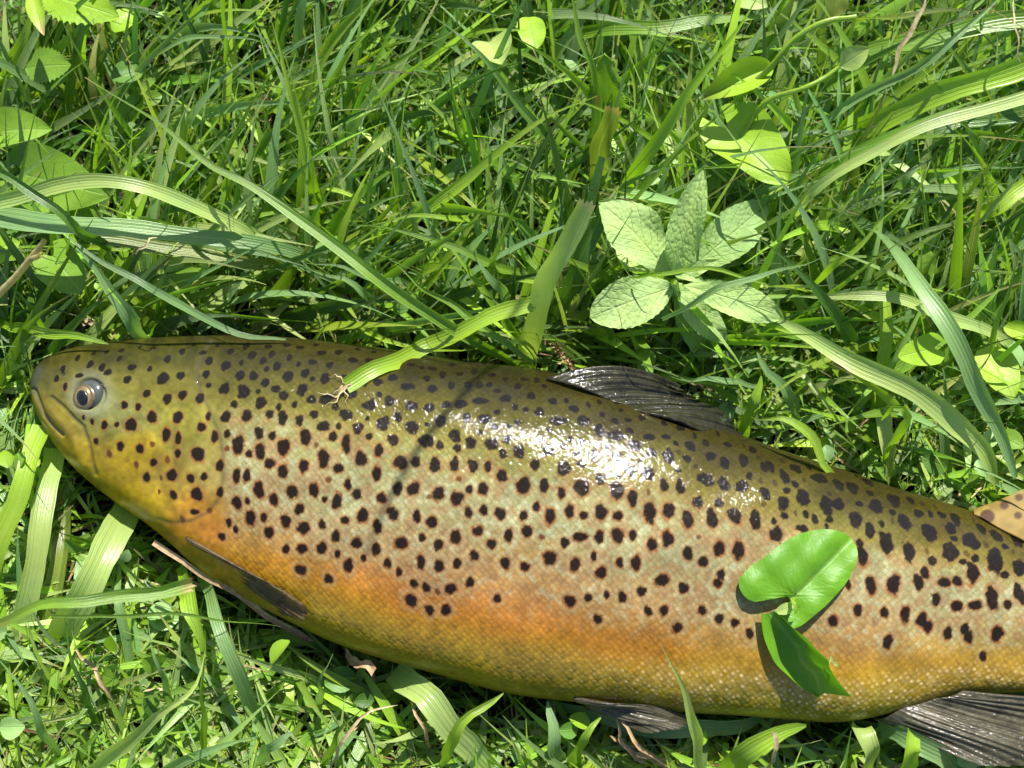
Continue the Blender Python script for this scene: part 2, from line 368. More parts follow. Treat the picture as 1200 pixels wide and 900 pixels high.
SP2 = "24,127,13;74,146,15;37,157,9;118,117,11;148,138,9;196,132,15,10;43,78,12,7;108,71,15,7;158,83,14,7;210,72,10,6;290,98,15,9;357,87,12,6;258,143,13;340,125,17,9;415,96,12,6;114,183,19;172,172,14;201,191,9;242,191,18;32,207,16;70,227,15;97,252,17;162,231,17,21;196,262,15;334,241,20;246,263,24,18;18,278,19;136,284,11;280,292,13;47,316,15;95,331,18,24;151,336,14,20;204,318,14,16;237,357,20;315,318,21;399,285,24,20;434,245,10;470,268,16,22;430,203,19,12;482,187,17,12;532,218,24,14;545,142,13,7;585,152,8;600,191,11;620,155,17,8;655,176,12;618,228,18,13;685,216,13,14;714,175,13,9;692,139,12,7;766,166,12;745,213,14;823,212,11;787,213,14;847,233,14,9;790,268,30,12;720,282,22,16;670,280,14;877,262,22,13;549,288,22,18;610,293,20,16;498,326,13,19;445,349,23,25;357,364,17,22;547,364,25,21;648,340,18,24;738,328,14,17;603,352,12,8;698,391,23,26;598,413,25;645,427,13,17;756,416,19,23;826,424,22,24;866,455,14,17;880,405,15;804,330,25,15;482,405,20;399,395,12;432,440,15,22;270,393,15,18;316,420,15,34;210,425,8;177,396,19,28;60,390,14;10,383,16,22;99,431,23,25;14,448,18,26;47,487,16,18;237,475,20,30;167,499,16,22;94,518,17,22;290,508,17,17;368,473,20,28;425,526,15,24;508,487,22,26;563,484,16,20;628,498,20,27;697,493,16,24;764,498,20,23;815,500,14,19;863,530,18,24;715,543,9;800,578,18,24;752,577,13,15;706,612,20,25;643,592,20,24;608,604,8;554,577,20,24;499,577,16,22;443,610,16,18;355,598,16,20;325,562,13,19;257,548,9;284,618,18,26;203,584,16,24;240,617,10;124,591,19,23;62,616,14,20;12,580,16,26;27,677,12,14;103,689,17,20;152,652,14,20;44,732,15,18;166,717,22,20;232,704,12,18;313,688,14;377,672,20,25;426,713,15,22;482,668,20,24;565,672,13,23;620,695,17,22;746,663,15,19;800,652,14,17;860,664,18,22;780,730,17,19;886,743,14,22;703,748,19,24;640,773,16,20;585,750,13,14;512,769,22,21;423,791,16,20;355,768,19,17;278,746,16,19;160,790,18,15;106,790,12,13;230,787,16,21;287,808,10,13;378,823,9,12;324,846,15,22;156,861,18,16;463,838,14,16;579,837,16,23;645,852,18,20;706,841,14,17;766,816,15,18;828,773,16,18;876,842,16,22;503,870,11,15;253,897,14,15"
SP2b = "553,249,14;597,265,15,16;687,270,18,19;637,280,9;751,247,14,18;544,311,22,19;610,343,16;669,344,16,17;848,306,13,16"
SP3 = "22,158,12;66,192,17,12;142,211,15,12;219,237,17,13;250,280,22,20;95,246,17,16;47,238,12,10;13,231,12;163,278,34,14;306,311,18,22;363,329,27,16;362,280,16,11;415,313,15,10;430,366,20,22;482,335,20,13;541,335,18,10;490,392,17,16;550,405,22,24;587,389,9;626,368,20,16;682,356,16,9;697,403,20,14;750,425,18,20;812,418,17,19;886,440,16,14;760,362,15,8;24,388,20,26;82,435,20,20;130,384,22;183,443,26,28;240,433,17,14;290,400,17,22;371,407,17,22;414,459,18,18;478,462,23,22;311,482,20,20;536,504,17,23;593,514,18,24;680,485,30,22;744,502,20,24;805,510,24,20;888,535,16,22;42,507,22,32;113,507,18,26;172,534,14,19;243,512,26,30;367,523,25,30;425,553,18,26;480,530,6,12;652,566,17,22;729,568,16,17;784,612,23,26;855,628,18,36;703,625,18,34;620,623,20,27;550,597,20,26;485,601,22,34;372,611,19,17;310,600,21,30;250,610,14;203,597,16,24;135,612,16,32;86,585,13,16;40,611,16,18;51,668,18,22;107,688,9;186,710,16,18;237,685,24,16;307,690,17,21;371,685,22,26;426,682,14,17;491,714,16,24;547,695,20,25;617,742,15,27;728,727,18,25;797,733,18,32;655,690,8;673,775,16,18;722,850,14,18;736,820,14,18;434,776,18,24;380,778,12,20;284,757,11,17;134,762,24,24;222,786,18,24;44,793,15,17;312,814,18,20;527,840,23,20;603,866,17,18;455,878,16,17"
SP3b = "243,196,24,22;323,184,16,18;401,168,12,16;465,178,18,25;361,273,17,20;574,240,16,20;643,236,16,24;698,305,22,20;803,231,19,18;869,272,17,22;939,287,17,18;1006,330,16,20"
SP4 = "8,138,16,18;58,175,18,24;98,148,22,14;25,197,10;122,252,26,28;52,270,20,28;0,243,10,18;205,280,24,30;247,272,22,20;180,180,34,16;250,203,20,18;295,213,26,18;352,195,18,10;308,328,26,26;165,325,14,16;357,362,18,24;120,358,24,14;28,378,24,28;95,305,8;378,278,25,23;441,257,26,20;530,305,17,14;435,328,7,10;482,336,24,26;415,408,26,38;495,440,23,30;568,373,28,30;575,473,16,16;641,441,32,28;642,355,20,18;658,322,18,18;750,358,16,14;713,402,30,25;803,385,22,17;871,395,22,16;860,440,7;798,469,30,38;885,495,22,26;720,512,23,30;610,310,16,10;330,450,20,32;362,557,20,26;443,553,23,32;550,513,16,20;530,545,18,25;592,607,15,20;620,548,22,16;664,543,16,16;787,603,20,38;875,575,16,22;892,598,14,20;665,630,20,18;729,627,22,15;845,627,13,16;283,553,10,18;230,683,18,18;314,646,14,20;407,655,15,16;481,658,18,24;540,680,18,22;560,705,16,20;633,723,15,20;695,712,16,18;705,738,16,18;804,727,20,24;422,758,18,22;757,806,12,15;770,260,14,9;150,445,14,20;190,520,14,20"
spots = []
for s, ox, oy, k in ((SP1,0,370,3),(SP2,300,380,3),(SP2b,300,600,3),(SP3,600,400,3),(SP3b,600,650,3.6),(SP4,900,500,3)):
    for it in s.split(';'):
        v = [float(q) for q in it.split(',')]
        kk = .93 if ox == 900 else 1.; rx = v[2] * 1.05 * kk + .5; ry = (v[3] if len(v) > 3 else v[2]) * 1.01 * kk + .4
        spots.append((v[0] / k + ox, v[1] / k + oy, rx / k, ry / k))
for q in range(900):     # the many small marks close to the ridge of the back
    x = 262 + rng.random() * 930; t_, b_ = np.interp(x, U, fT(U)), np.interp(x, U, fB(U)); y = t_ + 5 + (b_ - t_) * .26 * rng.random() ** 1.3
    dd_ = min(math.hypot((x - a[0]) / 1.15, y - a[1]) - (a[2] + a[3]) * .5 for a in spots)
    if dd_ > 6.0: spots.append((x, y, 2.8 + 2.8 * rng.random(), 2.0 + 1.8 * rng.random() + (y - t_) * .012))
for q in range(46):     # the tail stalk beyond the frame
    x = 1215 + rng.random() * 210; t_, b_ = np.interp(x, U, fT(U)), np.interp(x, U, fB(U))
    spots.append((x, t_ + (b_ - t_) * (.08 + .72 * rng.random()), 5 + 3 * rng.random(), 5 + 4 * rng.random()))
sp_core = np.zeros(P.shape[:2]); sp_rust = np.zeros_like(sp_core); sp_pale = np.zeros_like(sp_core)
VIEW = norm(CAMP - P)
for (x, y, rx, ry) in spots:
    c, n, ci, cj = surf(x, y)
    if ci < 3 or cj < 2 or cj > NT - 3: continue
    fs = max(.35, abs(float(n @ VIEW[ci, cj])))
    m_px = np.linalg.norm(c - CAMP) / FPX
    hx = rx * m_px * 1.0; hy = ry * m_px / fs
    i0, i1 = np.searchsorted(midl[:, 0], c[0] - hx * 2.6), np.searchsorted(midl[:, 0], c[0] + hx * 2.6)
    js = np.where(np.abs(arc_v[ci] - arc_v[ci, cj]) < hy * 2.6)[0]; j0, j1 = js.min(), js.max() + 1
    W = P[i0:i1, j0:j1] - c
    A = W[..., 0] / hx; B = -np.sqrt(np.maximum((W ** 2).sum(-1) - W[..., 0] ** 2, 0)) * np.sign(arc_v[ci, cj] - arc_v[i0:i1, j0:j1]) / hy
    ph = rng.random(4) * 6.28; an = np.arctan2(B, A)
    wob = 1 + .07 * np.sin(2 * an + ph[0]) + .06 * np.sin(3 * an + ph[1]) + .04 * np.sin(5 * an + ph[2]) + .02 * np.sin(8 * an + ph[3])
    jag = (crand[i0:i1, j0:j1] - .5) * .24 if x > 262 else 0
    r = np.hypot(A, B) / wob + jag + .12 * (vnoise(qx[i0:i1, j0:j1], qy[i0:i1, j0:j1], 2.2, 21) - .5)
    small = rx * ry < 36 and x > 262 and y / 1 > 480
    sp_core[i0:i1, j0:j1] = np.maximum(sp_core[i0:i1, j0:j1], sm(1.10, .84, r) * (.6 if rx * ry < 12 and y > 520 else 1))
    sp_rust[i0:i1, j0:j1] = np.maximum(sp_rust[i0:i1, j0:j1], sm(1.5, 1.0, r))
    sp_pale[i0:i1, j0:j1] = np.maximum(sp_pale[i0:i1, j0:j1], sm(2.3, 1.5, r))
rlv = sm(.18, .40, rel)
a = (sp_pale * (1 - sp_rust) * .26 * sm(.25, .5, rel) * scaly)[..., None]; base = base * (1 - a) + np.array([.32, .31, .17]) * a
a = (sp_rust * (.03 + .67 * rlv) * (.5 + vnoise(qx, qy, 16, 44)))[..., None]; base = base * (1 - a) + np.array([.20, .075, .02]) * a
a = (sp_core * .97)[..., None]; base = base * (1 - a) + np.array([.007, .005, .004]) * a

def fish_mat():
    m = M('trout_skin'); col = m.attr('Col').outputs['Color']
    sc = m.attr('scaly').outputs['Fac']; bel = m.attr('belly').outputs['Fac']; core = m.attr('core').outputs['Fac']
    uv = m.N('UVMap'); uv.uv_map = 'UVMap'
    vo = m.N('TexVoronoi', feature='F1'); vo.inputs['Scale'].default_value = 1.0; vo.inputs['Randomness'].default_value = .42
    m.L(uv.outputs[0], vo.inputs['Vector'])
    ve = m.N('TexVoronoi', feature='DISTANCE_TO_EDGE'); ve.inputs['Scale'].default_value = 1.0; ve.inputs['Randomness'].default_value = .42
    m.L(uv.outputs[0], ve.inputs['Vector'])
    geo = m.N('NewGeometry'); pos = geo.outputs['Position']
    edge = m.ramp(ve.outputs[0], .12, .0)
    c = m.mix(m.math('MULTIPLY', m.math('MULTIPLY', edge, sc), .32), col, m.mix(1., col, (.50, .42, .30), 'MULTIPLY'))
    ctr = m.ramp(vo.outputs['Distance'], .42, .1)
    c = m.mix(m.math('MULTIPLY', m.math('MULTIPLY', ctr, sc), .25), c, m.mix(1., c, (1.6, 1.5, 1.4), 'MULTIPLY'))
    c = m.mix(m.math('MULTIPLY', m.math('MULTIPLY', ctr, bel), m.math('MULTIPLY', m.ramp(vo.outputs['Color'], .2, .9), .75)), c, (.85, .62, .40))  # pinkish scale highlights on the belly, painted into the base colour
    fine = m.noise(1800, pos, 3, .6)
    c = m.mix(.22, c, m.mix(1., c, m.mix(m.ramp(fine, .3, .7), (.55, .5, .4), (1.5, 1.5, 1.45)), 'MULTIPLY'))
    m.L(c, m.p.inputs['Base Color'])
    # each scale domed and tilted its own way
    dome = m.math('MULTIPLY', m.math('SUBTRACT', 1., vo.outputs['Distance']), sc)
    h = m.math('ADD', m.math('MULTIPLY', dome, 1.0), m.math('MULTIPLY', fine, .16))
    h = m.math('ADD', h, m.math('MULTIPLY', m.noise(420, pos, 4, .6), .5))
    b = m.bump(h, .00042, .38)
    tl = m.N('VectorMath', operation='SUBTRACT'); m.L(vo.outputs['Color'], tl.inputs[0]); tl.inputs[1].default_value = (.5, .5, .5)
    ts = m.N('VectorMath', operation='SCALE'); m.L(tl.outputs[0], ts.inputs[0]); m.L(m.math('MULTIPLY', sc, .16), ts.inputs['Scale'])
    ad = m.N('VectorMath', operation='ADD'); m.L(b, ad.inputs[0]); m.L(ts.outputs[0], ad.inputs[1])
    nn = m.N('VectorMath', operation='NORMALIZE'); m.L(ad.outputs[0], nn.inputs[0])
    m.L(nn.outputs[0], m.p.inputs['Normal'])
    m.p.inputs['Roughness'].default_value = .5; m.p.inputs['Specular IOR Level'].default_value = .02
    m.L(m.math('MULTIPLY', m.math('MULTIPLY', sc, m.math('SUBTRACT', 1., core)), .03), m.p.inputs['Metallic'])
    m.p.inputs['Coat Weight'].default_value = .48; m.p.inputs['Coat Roughness'].default_value = .07; m.p.inputs['Coat IOR'].default_value = 1.5
    wet = m.math('ADD', m.math('MULTIPLY', m.noise(780, pos, 3, .55), .95), m.math('ADD', m.math('MULTIPLY', dome, .16), m.math('MULTIPLY', m.noise(190, pos, 2, .5), 1.4)))
    cb = m.bump(wet, .00028, .75)
    t2 = m.N('VectorMath', operation='SCALE'); m.L(tl.outputs[0], t2.inputs[0]); m.L(m.math('MULTIPLY', sc, .05), t2.inputs['Scale'])
    a2 = m.N('VectorMath', operation='ADD'); m.L(cb, a2.inputs[0]); m.L(t2.outputs[0], a2.inputs[1])
    n2 = m.N('VectorMath', operation='NORMALIZE'); m.L(a2.outputs[0], n2.inputs[0]); m.L(n2.outputs[0], m.p.inputs['Coat Normal'])
    m.p.inputs['Subsurface Weight'].default_value = .0
    return m.m
MAT_FISH = fish_mat()
trout = empty('trout', (0, 0, ZC), 'large spotted brown trout lying on its side across the grass, head to the left', 'fish')
idx = np.arange(NU * NTH).reshape(NU, NTH); nxt = np.roll(idx, -1, 1)
Q = np.stack([idx[:-1], idx[1:], nxt[1:], nxt[:-1]], -1).reshape(-1, 4)
Pf = P.reshape(-1, 3)
q0 = Q[(NU // 2) * NTH + NT // 2]; nn_ = np.cross(Pf[q0[1]] - Pf[q0[0]], Pf[q0[2]] - Pf[q0[0]])
if nn_[2] < 0: Q = Q[:, ::-1]
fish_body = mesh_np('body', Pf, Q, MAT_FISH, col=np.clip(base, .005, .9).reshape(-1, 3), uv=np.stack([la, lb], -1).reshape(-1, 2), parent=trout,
        attrs={'scaly': scaly, 'belly': belly_glint * scaly, 'core': sp_core})

# --- eye
ec, en, _, _ = surf(105, 462)
def simple(name, c, rough=.3, metal=0, coat=0, n=None, spec=.5):
    m = M(name); geo = m.N('NewGeometry'); q = m.noise(n or 600, geo.outputs['Position'], 4, .6)
    m.L(m.mix(m.ramp(q, .3, .7), tuple(x * .7 for x in c), tuple(min(1, x * 1.25) for x in c)), m.p.inputs['Base Color'])
    m.p.inputs['Roughness'].default_value = rough; m.p.inputs['Metallic'].default_value = metal
    m.p.inputs['Coat Weight'].default_value = coat; m.p.inputs['Coat Roughness'].default_value = .03
    m.p.inputs['Specular IOR Level'].default_value = spec
    return m.m
def dome(name, centre, n, rx, ry, hgt, mat, parent, rot=0, sides=48, rings=14, inner=0.0):
    n = norm(n); a = norm(np.cross([0, 1, 0], n)); b = np.cross(n, a)
    a, b = a * math.cos(rot) + b * math.sin(rot), b * math.cos(rot) - a * math.sin(rot)
    V = []; 
    for i in range(rings):
        r = inner + (1 - inner) * i / (rings - 1); z = math.sqrt(max(0, 1 - r * r)) * hgt
        if i == 0 and inner == 0: r = 1e-4
        for k in range(sides):
            t = 2 * math.pi * k / sides
            V.append(centre + a * rx * r * math.cos(t) + b * ry * r * math.sin(t) + n * z)
    F = [(i * sides + k, (i + 1) * sides + k, (i + 1) * sides + (k + 1) % sides, i * sides + (k + 1) % sides) for i in range(rings - 1) for k in range(sides)]
    return mesh_np(name, V, F, mat, parent=parent)
en = norm(en + np.array([-.05, -.08, .25]))
mmpx = .36 / 1200 * 1.0
sp = np.linalg.norm(ec - CAMP) / FPX
eye = dome('eye', ec - en * .0012, en, 18.5 * sp, 18 * sp, .0034, simple('eye_sclera', (.05, .056, .048), .10, .0, 1, 250), trout)
ic = ec + RIGHT * (-3.2 * sp) + UP * (-4.0 * sp); top = -.0012 + .0036 * .93
dome('eye_rim', ic + en * (top - .0006), en, 14 * sp, 14.5 * sp, .0010, simple('eye_rim', (.11, .08, .035), .25, .2, 1), eye)
dome('iris', ic + en * (top + .00005), en, 10 * sp, 11.8 * sp, .0009, simple('eye_gold', (.20, .135, .05), .25, .2, 1), eye)
dome('pupil', ic + en * (top + .0004) + RIGHT * .5 * sp - UP * 1 * sp, en, 7.3 * sp, 9.6 * sp, .0010, simple('eye_black', (.006, .006, .007), .06, 0, .6), eye, rot=.35)

# --- fins
def fin_mat(name, dark_, light_, rough=.2, alpha=1):
    m = M(name); uv = m.N('UVMap'); uv.uv_map = 'UVMap'; sep = m.N('SeparateXYZ'); m.L(uv.outputs[0], sep.inputs[0])
    geo = m.N('NewGeometry'); n = m.noise(260, geo.outputs['Position'], 5, .6)
    ray = m.math('SINE', m.math('ADD', m.math('MULTIPLY', sep.outputs[0], 6.2832 * 17), m.math('MULTIPLY', n, 9))); rr = m.ramp(ray, -1, 1)
    c = m.mix(m.math('MULTIPLY', rr, .30), dark_, light_); c = m.mix(m.ramp(n, .42, .7), c, tuple(x * .45 for x in dark_))
    m.L(c, m.p.inputs['Base Color']); m.p.inputs['Roughness'].default_value = rough
    m.p.inputs['Coat Weight'].default_value = .9; m.p.inputs['Coat Roughness'].default_value = .05; m.p.inputs['Specular IOR Level'].default_value = .2
    h = m.math('ADD', m.math('MULTIPLY', rr, .8), m.noise(900, geo.outputs['Position'], 3, .6))
    seg = m.math('SINE', m.math('MULTIPLY', sep.outputs[1], 150)); h = m.math('ADD', h, m.math('MULTIPLY', seg, .12))
    b = m.bump(h, .00022, .7); m.L(b, m.p.inputs['Normal']); m.L(b, m.p.inputs['Coat Normal'])
    tr = m.N('BsdfTranslucent'); m.L(m.mix(1., c, (1.5, 1.3, .8), 'MULTIPLY'), tr.inputs[0])
    mx = m.N('MixShader'); mx.inputs[0].default_value = .30
    m.L(m.p.outputs[0], mx.inputs[1]); m.L(tr.outputs[0], mx.inputs[2])
    tp = m.N('BsdfTransparent'); m2 = m.N('MixShader'); m.L(m.math('MULTIPLY', m.ramp(sep.outputs[1], .55, 1.), .45), m2.inputs[0]); m.L(mx.outputs[0], m2.inputs[1]); m.L(tp.outputs[0], m2.inputs[2]); m.L(m2.outputs[0], m.out.inputs[0])
    return m.m
FIN = fin_mat('fin_membrane', (.030, .028, .014), (.105, .095, .045))
FIN2 = fin_mat('fin_dark_membrane', (.085, .075, .045), (.19, .17, .11))
FIN3 = fin_mat('pectoral_membrane', (.16, .115, .055), (.30, .23, .12), .4); FIN3.node_tree.nodes['Principled BSDF'].inputs['Coat Weight'].default_value = .12
def fin(name, base_, tip_, mat, ripple=.0006, bulge=None, rays=14, n=90, q=44, edge_var=.02, col=None):
    """base_/tip_: control rows (px,py,z); rays run from base to tip"""
    Bp = spline(unproj(*np.array(base_, float).T), n); Tp = spline(unproj(*np.array(tip_, float).T), n)
    t = np.linspace(0, 1, n)[:, None, None]; s = np.linspace(0, 1, q)[None, :, None]
    e = 1 + edge_var * np.sin(t * 2 * math.pi * rays) * 1.0
    G = Bp[:, None] + (Tp - Bp)[:, None] * s * (1 + (e - 1) * sm(.7, 1, s))
    if bulge is not None:
        bx, by, bz = bulge; G = G + (np.array([bx, by, bz]) * np.sin(math.pi * s) ** .8 * (1 - t) ** 1.5)
    nr = grid_normals_open(G)
    G = G + nr * (ripple * .35 * np.sin(t * 2 * math.pi * rays) * sm(0, .25, s) + ripple * 1.5 * np.sin(t * 9 + s * 3))
    thick = .00055 * (1 - .75 * s)
    A = G + nr * thick; Bq = G - nr * thick
    V = np.concatenate([A.reshape(-1, 3), Bq.reshape(-1, 3)])
    F1 = grid_quads(n, q); F2 = grid_quads(n, q, n * q)[:, ::-1]
    rim = []
    ring = [i * q for i in range(n)][::-1] + [j for j in range(1, q)] + [i * q + q - 1 for i in range(1, n)] + [(n - 1) * q + j for j in range(q - 2, 0, -1)]
    for a_, b_ in zip(ring, ring[1:] + ring[:1]): rim.append((b_, a_, a_ + n * q, b_ + n * q))
    tt, ss = np.meshgrid(np.linspace(0, 1, n), np.linspace(0, 1, q), indexing='ij')
    uvs = np.stack([tt, ss], -1).reshape(-1, 2); uvs = np.concatenate([uvs, uvs])
    return mesh_np(name, V, np.concatenate([F1, F2, np.array(rim)]), mat, uv=uvs, parent=trout, col=None if col is None else col(V))
def grid_normals_open(G):
    n_ = norm(np.cross(np.gradient(G, axis=0), np.gradient(G, axis=1)))
    return n_ if n_[..., 2].mean() > 0 else -n_
def on(px, py, dz=0.): return (px, py, float(surf(px, py)[0][2]) + dz)
fin('dorsal_fin', [on(640,445,.001), on(680,457,.001), on(720,470,.001), on(765,487,.001), on(812,503,.001)],
    [(790,452,.060),(815,468,.059),(838,482,.058),(858,497,.058),(885,517,.056)], FIN, ripple=.0009, bulge=(0.001, .0056, .001), rays=11, edge_var=.04)
fin('pectoral_fin', [on(218,629,.0012), on(223,633,.0012), on(229,639,.0008), (230,648,.051)],
    [on(348,704,.0025), on(357,711,.003), (360,719,.0605), (354,727,.058), (332,722,.054)], FIN3, ripple=.0004, bulge=(-.001, .0015, .003), rays=12, edge_var=.006)
fin('pelvic_fin', [on(672,818,.001), on(682,821,.001), (686,826,.045), (692,829,.041)],
    [(803,838,.047), (808,846,.051), (792,855,.055), (755,857,.056)], FIN2, ripple=.0006, bulge=(0, .001, .005), rays=9)
fin('anal_fin', [on(1128,809,.001), on(1100,818,.001), on(1060,829,.0006), (1025,842,.043)],
    [(1330,824,.043), (1300,862,.047), (1240,892,.053), (1150,896,.056)], FIN2, ripple=.0009, bulge=(0, 0, .003), rays=13, edge_var=.02)
def adip_col(V):
    px, py = proj(V); c = np.tile(np.array([.20, .135, .035]), (len(V), 1)) * (.8 + .4 * vnoise(px, py, 7, 3))[:, None]
    for x, y, r in ((1177,592,5.5),(1194,583,5),(1193,604,5),(1157,605,9),(1155,587,4),(1212,600,5),(1222,588,5)):
        k = sm(r + 1.5, r - 2, np.hypot(px - x, (py - y) * 1.1))[:, None]; c = c * (1 - k) + np.array([.06, .03, .015]) * k
    return c
am = M('adipose_skin'); am.L(am.attr('Col').outputs['Color'], am.p.inputs['Base Color']); am.p.inputs['Roughness'].default_value = .6; am.p.inputs['Specular IOR Level'].default_value = .15
fin('adipose_fin', [on(1141,603,.001), on(1158,612,.001), on(1180,624,.001), on(1204,637,.001)],
    [(1141,597,.052),(1180,582,.056),(1222,568,.056),(1252,592,.055)], am.m, ripple=.0002, rays=3, edge_var=0, col=adip_col)
fin('tail_fin', [(1425,700,.047),(1432,725,.047),(1434,760,.047),(1426,790,.047)], [(1600,610,.03),(1575,690,.03),(1580,790,.03),(1620,890,.03)], FIN2, rays=18, ripple=.0008)
mk = simple('lip_edge', (.12, .12, .11), .3, 0, .6)

# ------------------------------------------------------------------ grass: heroes placed one by one
GC = {'mid': (.158,.290,.028), 'deep': (.075,.170,.022), 'bright': (.250,.415,.026), 'lime': (.27,.42,.03), 'pale': (.34,.45,.13),
      'grey': (.19,.32,.115), 'olive': (.15,.20,.03), 'tan': (.42,.29,.15), 'straw': (.50,.42,.22), 'brown': (.20,.12,.06), 'mint': (.34,.48,.17), 'mintd': (.26,.40,.13),
      'fresh': (.105,.270,.012)}
ZUP = .015
def lift(z): z = np.asarray(z, float); return z + ZUP * sm(.02, .04, z)
def blade_geom(pts, w, taper='tip', fold=.25, roll=0, n=None, hint=(.08, -.25, .96), ribs=2, cut=False, scale_px=True):
    """pts: rows (px,py,z) from root to tip; w: width in photo pixels at the widest"""
    W3 = unproj(*np.array(pts, float).T)
    L = np.linalg.norm(np.diff(W3, axis=0), axis=1).sum()
    n = n or int(max(12, min(60, L / .004)))
    C = spline(W3, n); T = norm(np.gradient(C, axis=0)); H = norm(np.array(hint, float))
    Sd = norm(np.cross(T, H)); Nr = np.cross(Sd, T)
    t = np.linspace(0, 1, n)
    rl = roll + .32 * np.sin(t * 3.6 + pts[0][0] * .37)
    Sd, Nr = Sd * np.cos(rl)[:, None] + Nr * np.sin(rl)[:, None], Nr * np.cos(rl)[:, None] - Sd * np.sin(rl)[:, None]
    q_ = (len(pts) * 1.7 + w + pts[0][0] * .13)
    C = C + Sd * ((.0009 * np.sin(t * 7 + q_) + .0005 * np.sin(t * 17 + q_ * 2)) * sm(0, .2, t))[:, None]
    mpp = np.linalg.norm(C - CAMP, axis=1) / FPX
    if taper == 'tip': pr = np.clip(.55 + 1.2 * t, 0, 1) * (1 - sm(.35, 1.02, t) * .97) ** .85
    elif taper == 'both': pr = np.sin(math.pi * np.clip(t * .96 + .03, 0, 1)) ** .6
    elif taper == 'stub': pr = .85 + .15 * np.sin(t * 3)
    elif taper == 'root': pr = (1 - (1 - t) * .5)
    else: pr = np.ones(n)
    hw = .5 * w * mpp * pr * (1 + .05 * np.sin(t * 23 + w) + .03 * np.sin(t * 57))
    m = 9; x = np.linspace(-1, 1, m)
    prof = fold * (np.abs(x) - .5) + .05 * np.cos(x * math.pi * 2 * ribs)
    G = C[:, None] + Sd[:, None] * (hw[:, None] * x)[..., None] + Nr[:, None] * (hw[:, None] * prof)[..., None]
    if cut: # torn, uneven end
        G[-1] += T[-1] * (np.array([.6, -.4, .3, -.9, .1, -.3, .8, -.6, .2]) * .0014)[:, None]
    uv = np.stack(np.broadcast_arrays((x * .5 + .5)[None, :], (t * L * 40)[:, None]), -1)
    return G, uv, t, x
def colr(c): return np.array(GC[c] if isinstance(c, str) else c, float)
def blade(label, pts, w, c='mid', taper='tip', fold=.25, roll=0, tipc=None, rootc=None, cat='grass blade', group='broad grass blades', name='grass_blade', ribs=2, cut=False, mat=None, parent=None, hint=(.08, -.25, .96)):
    if parent is None: pts = [(p[0], p[1], float(lift(p[2]))) for p in pts]
    G, uv, t, x = blade_geom(pts, w, taper, fold, roll, ribs=ribs, cut=cut, hint=hint)
    n, m = G.shape[:2]; k = colr(c)[None, None, :] * np.ones((n, m, 1))
    k = k * (1 + .12 * np.sin(t * 11 + w))[:, None, None]
    if rootc: a = sm(.3, 0, t)[:, None, None]; k = k * (1 - a) + colr(rootc) * a
    if tipc:
        a = sm(.93 if not cut else .955, .995, t + .02 * np.sin(np.arange(n) * 2.))[:, None, None]; k = k * (1 - a) + colr(tipc) * a
    B = G - np.array([0, 0, 0])
    o = mesh_np(name, G.reshape(-1, 3), grid_quads(n, m), mat or MAT_BLADE, col=k.reshape(-1, 3), uv=uv.reshape(-1, 2), parent=parent)
    if parent is None: tag(o, label, cat, group)
    return o

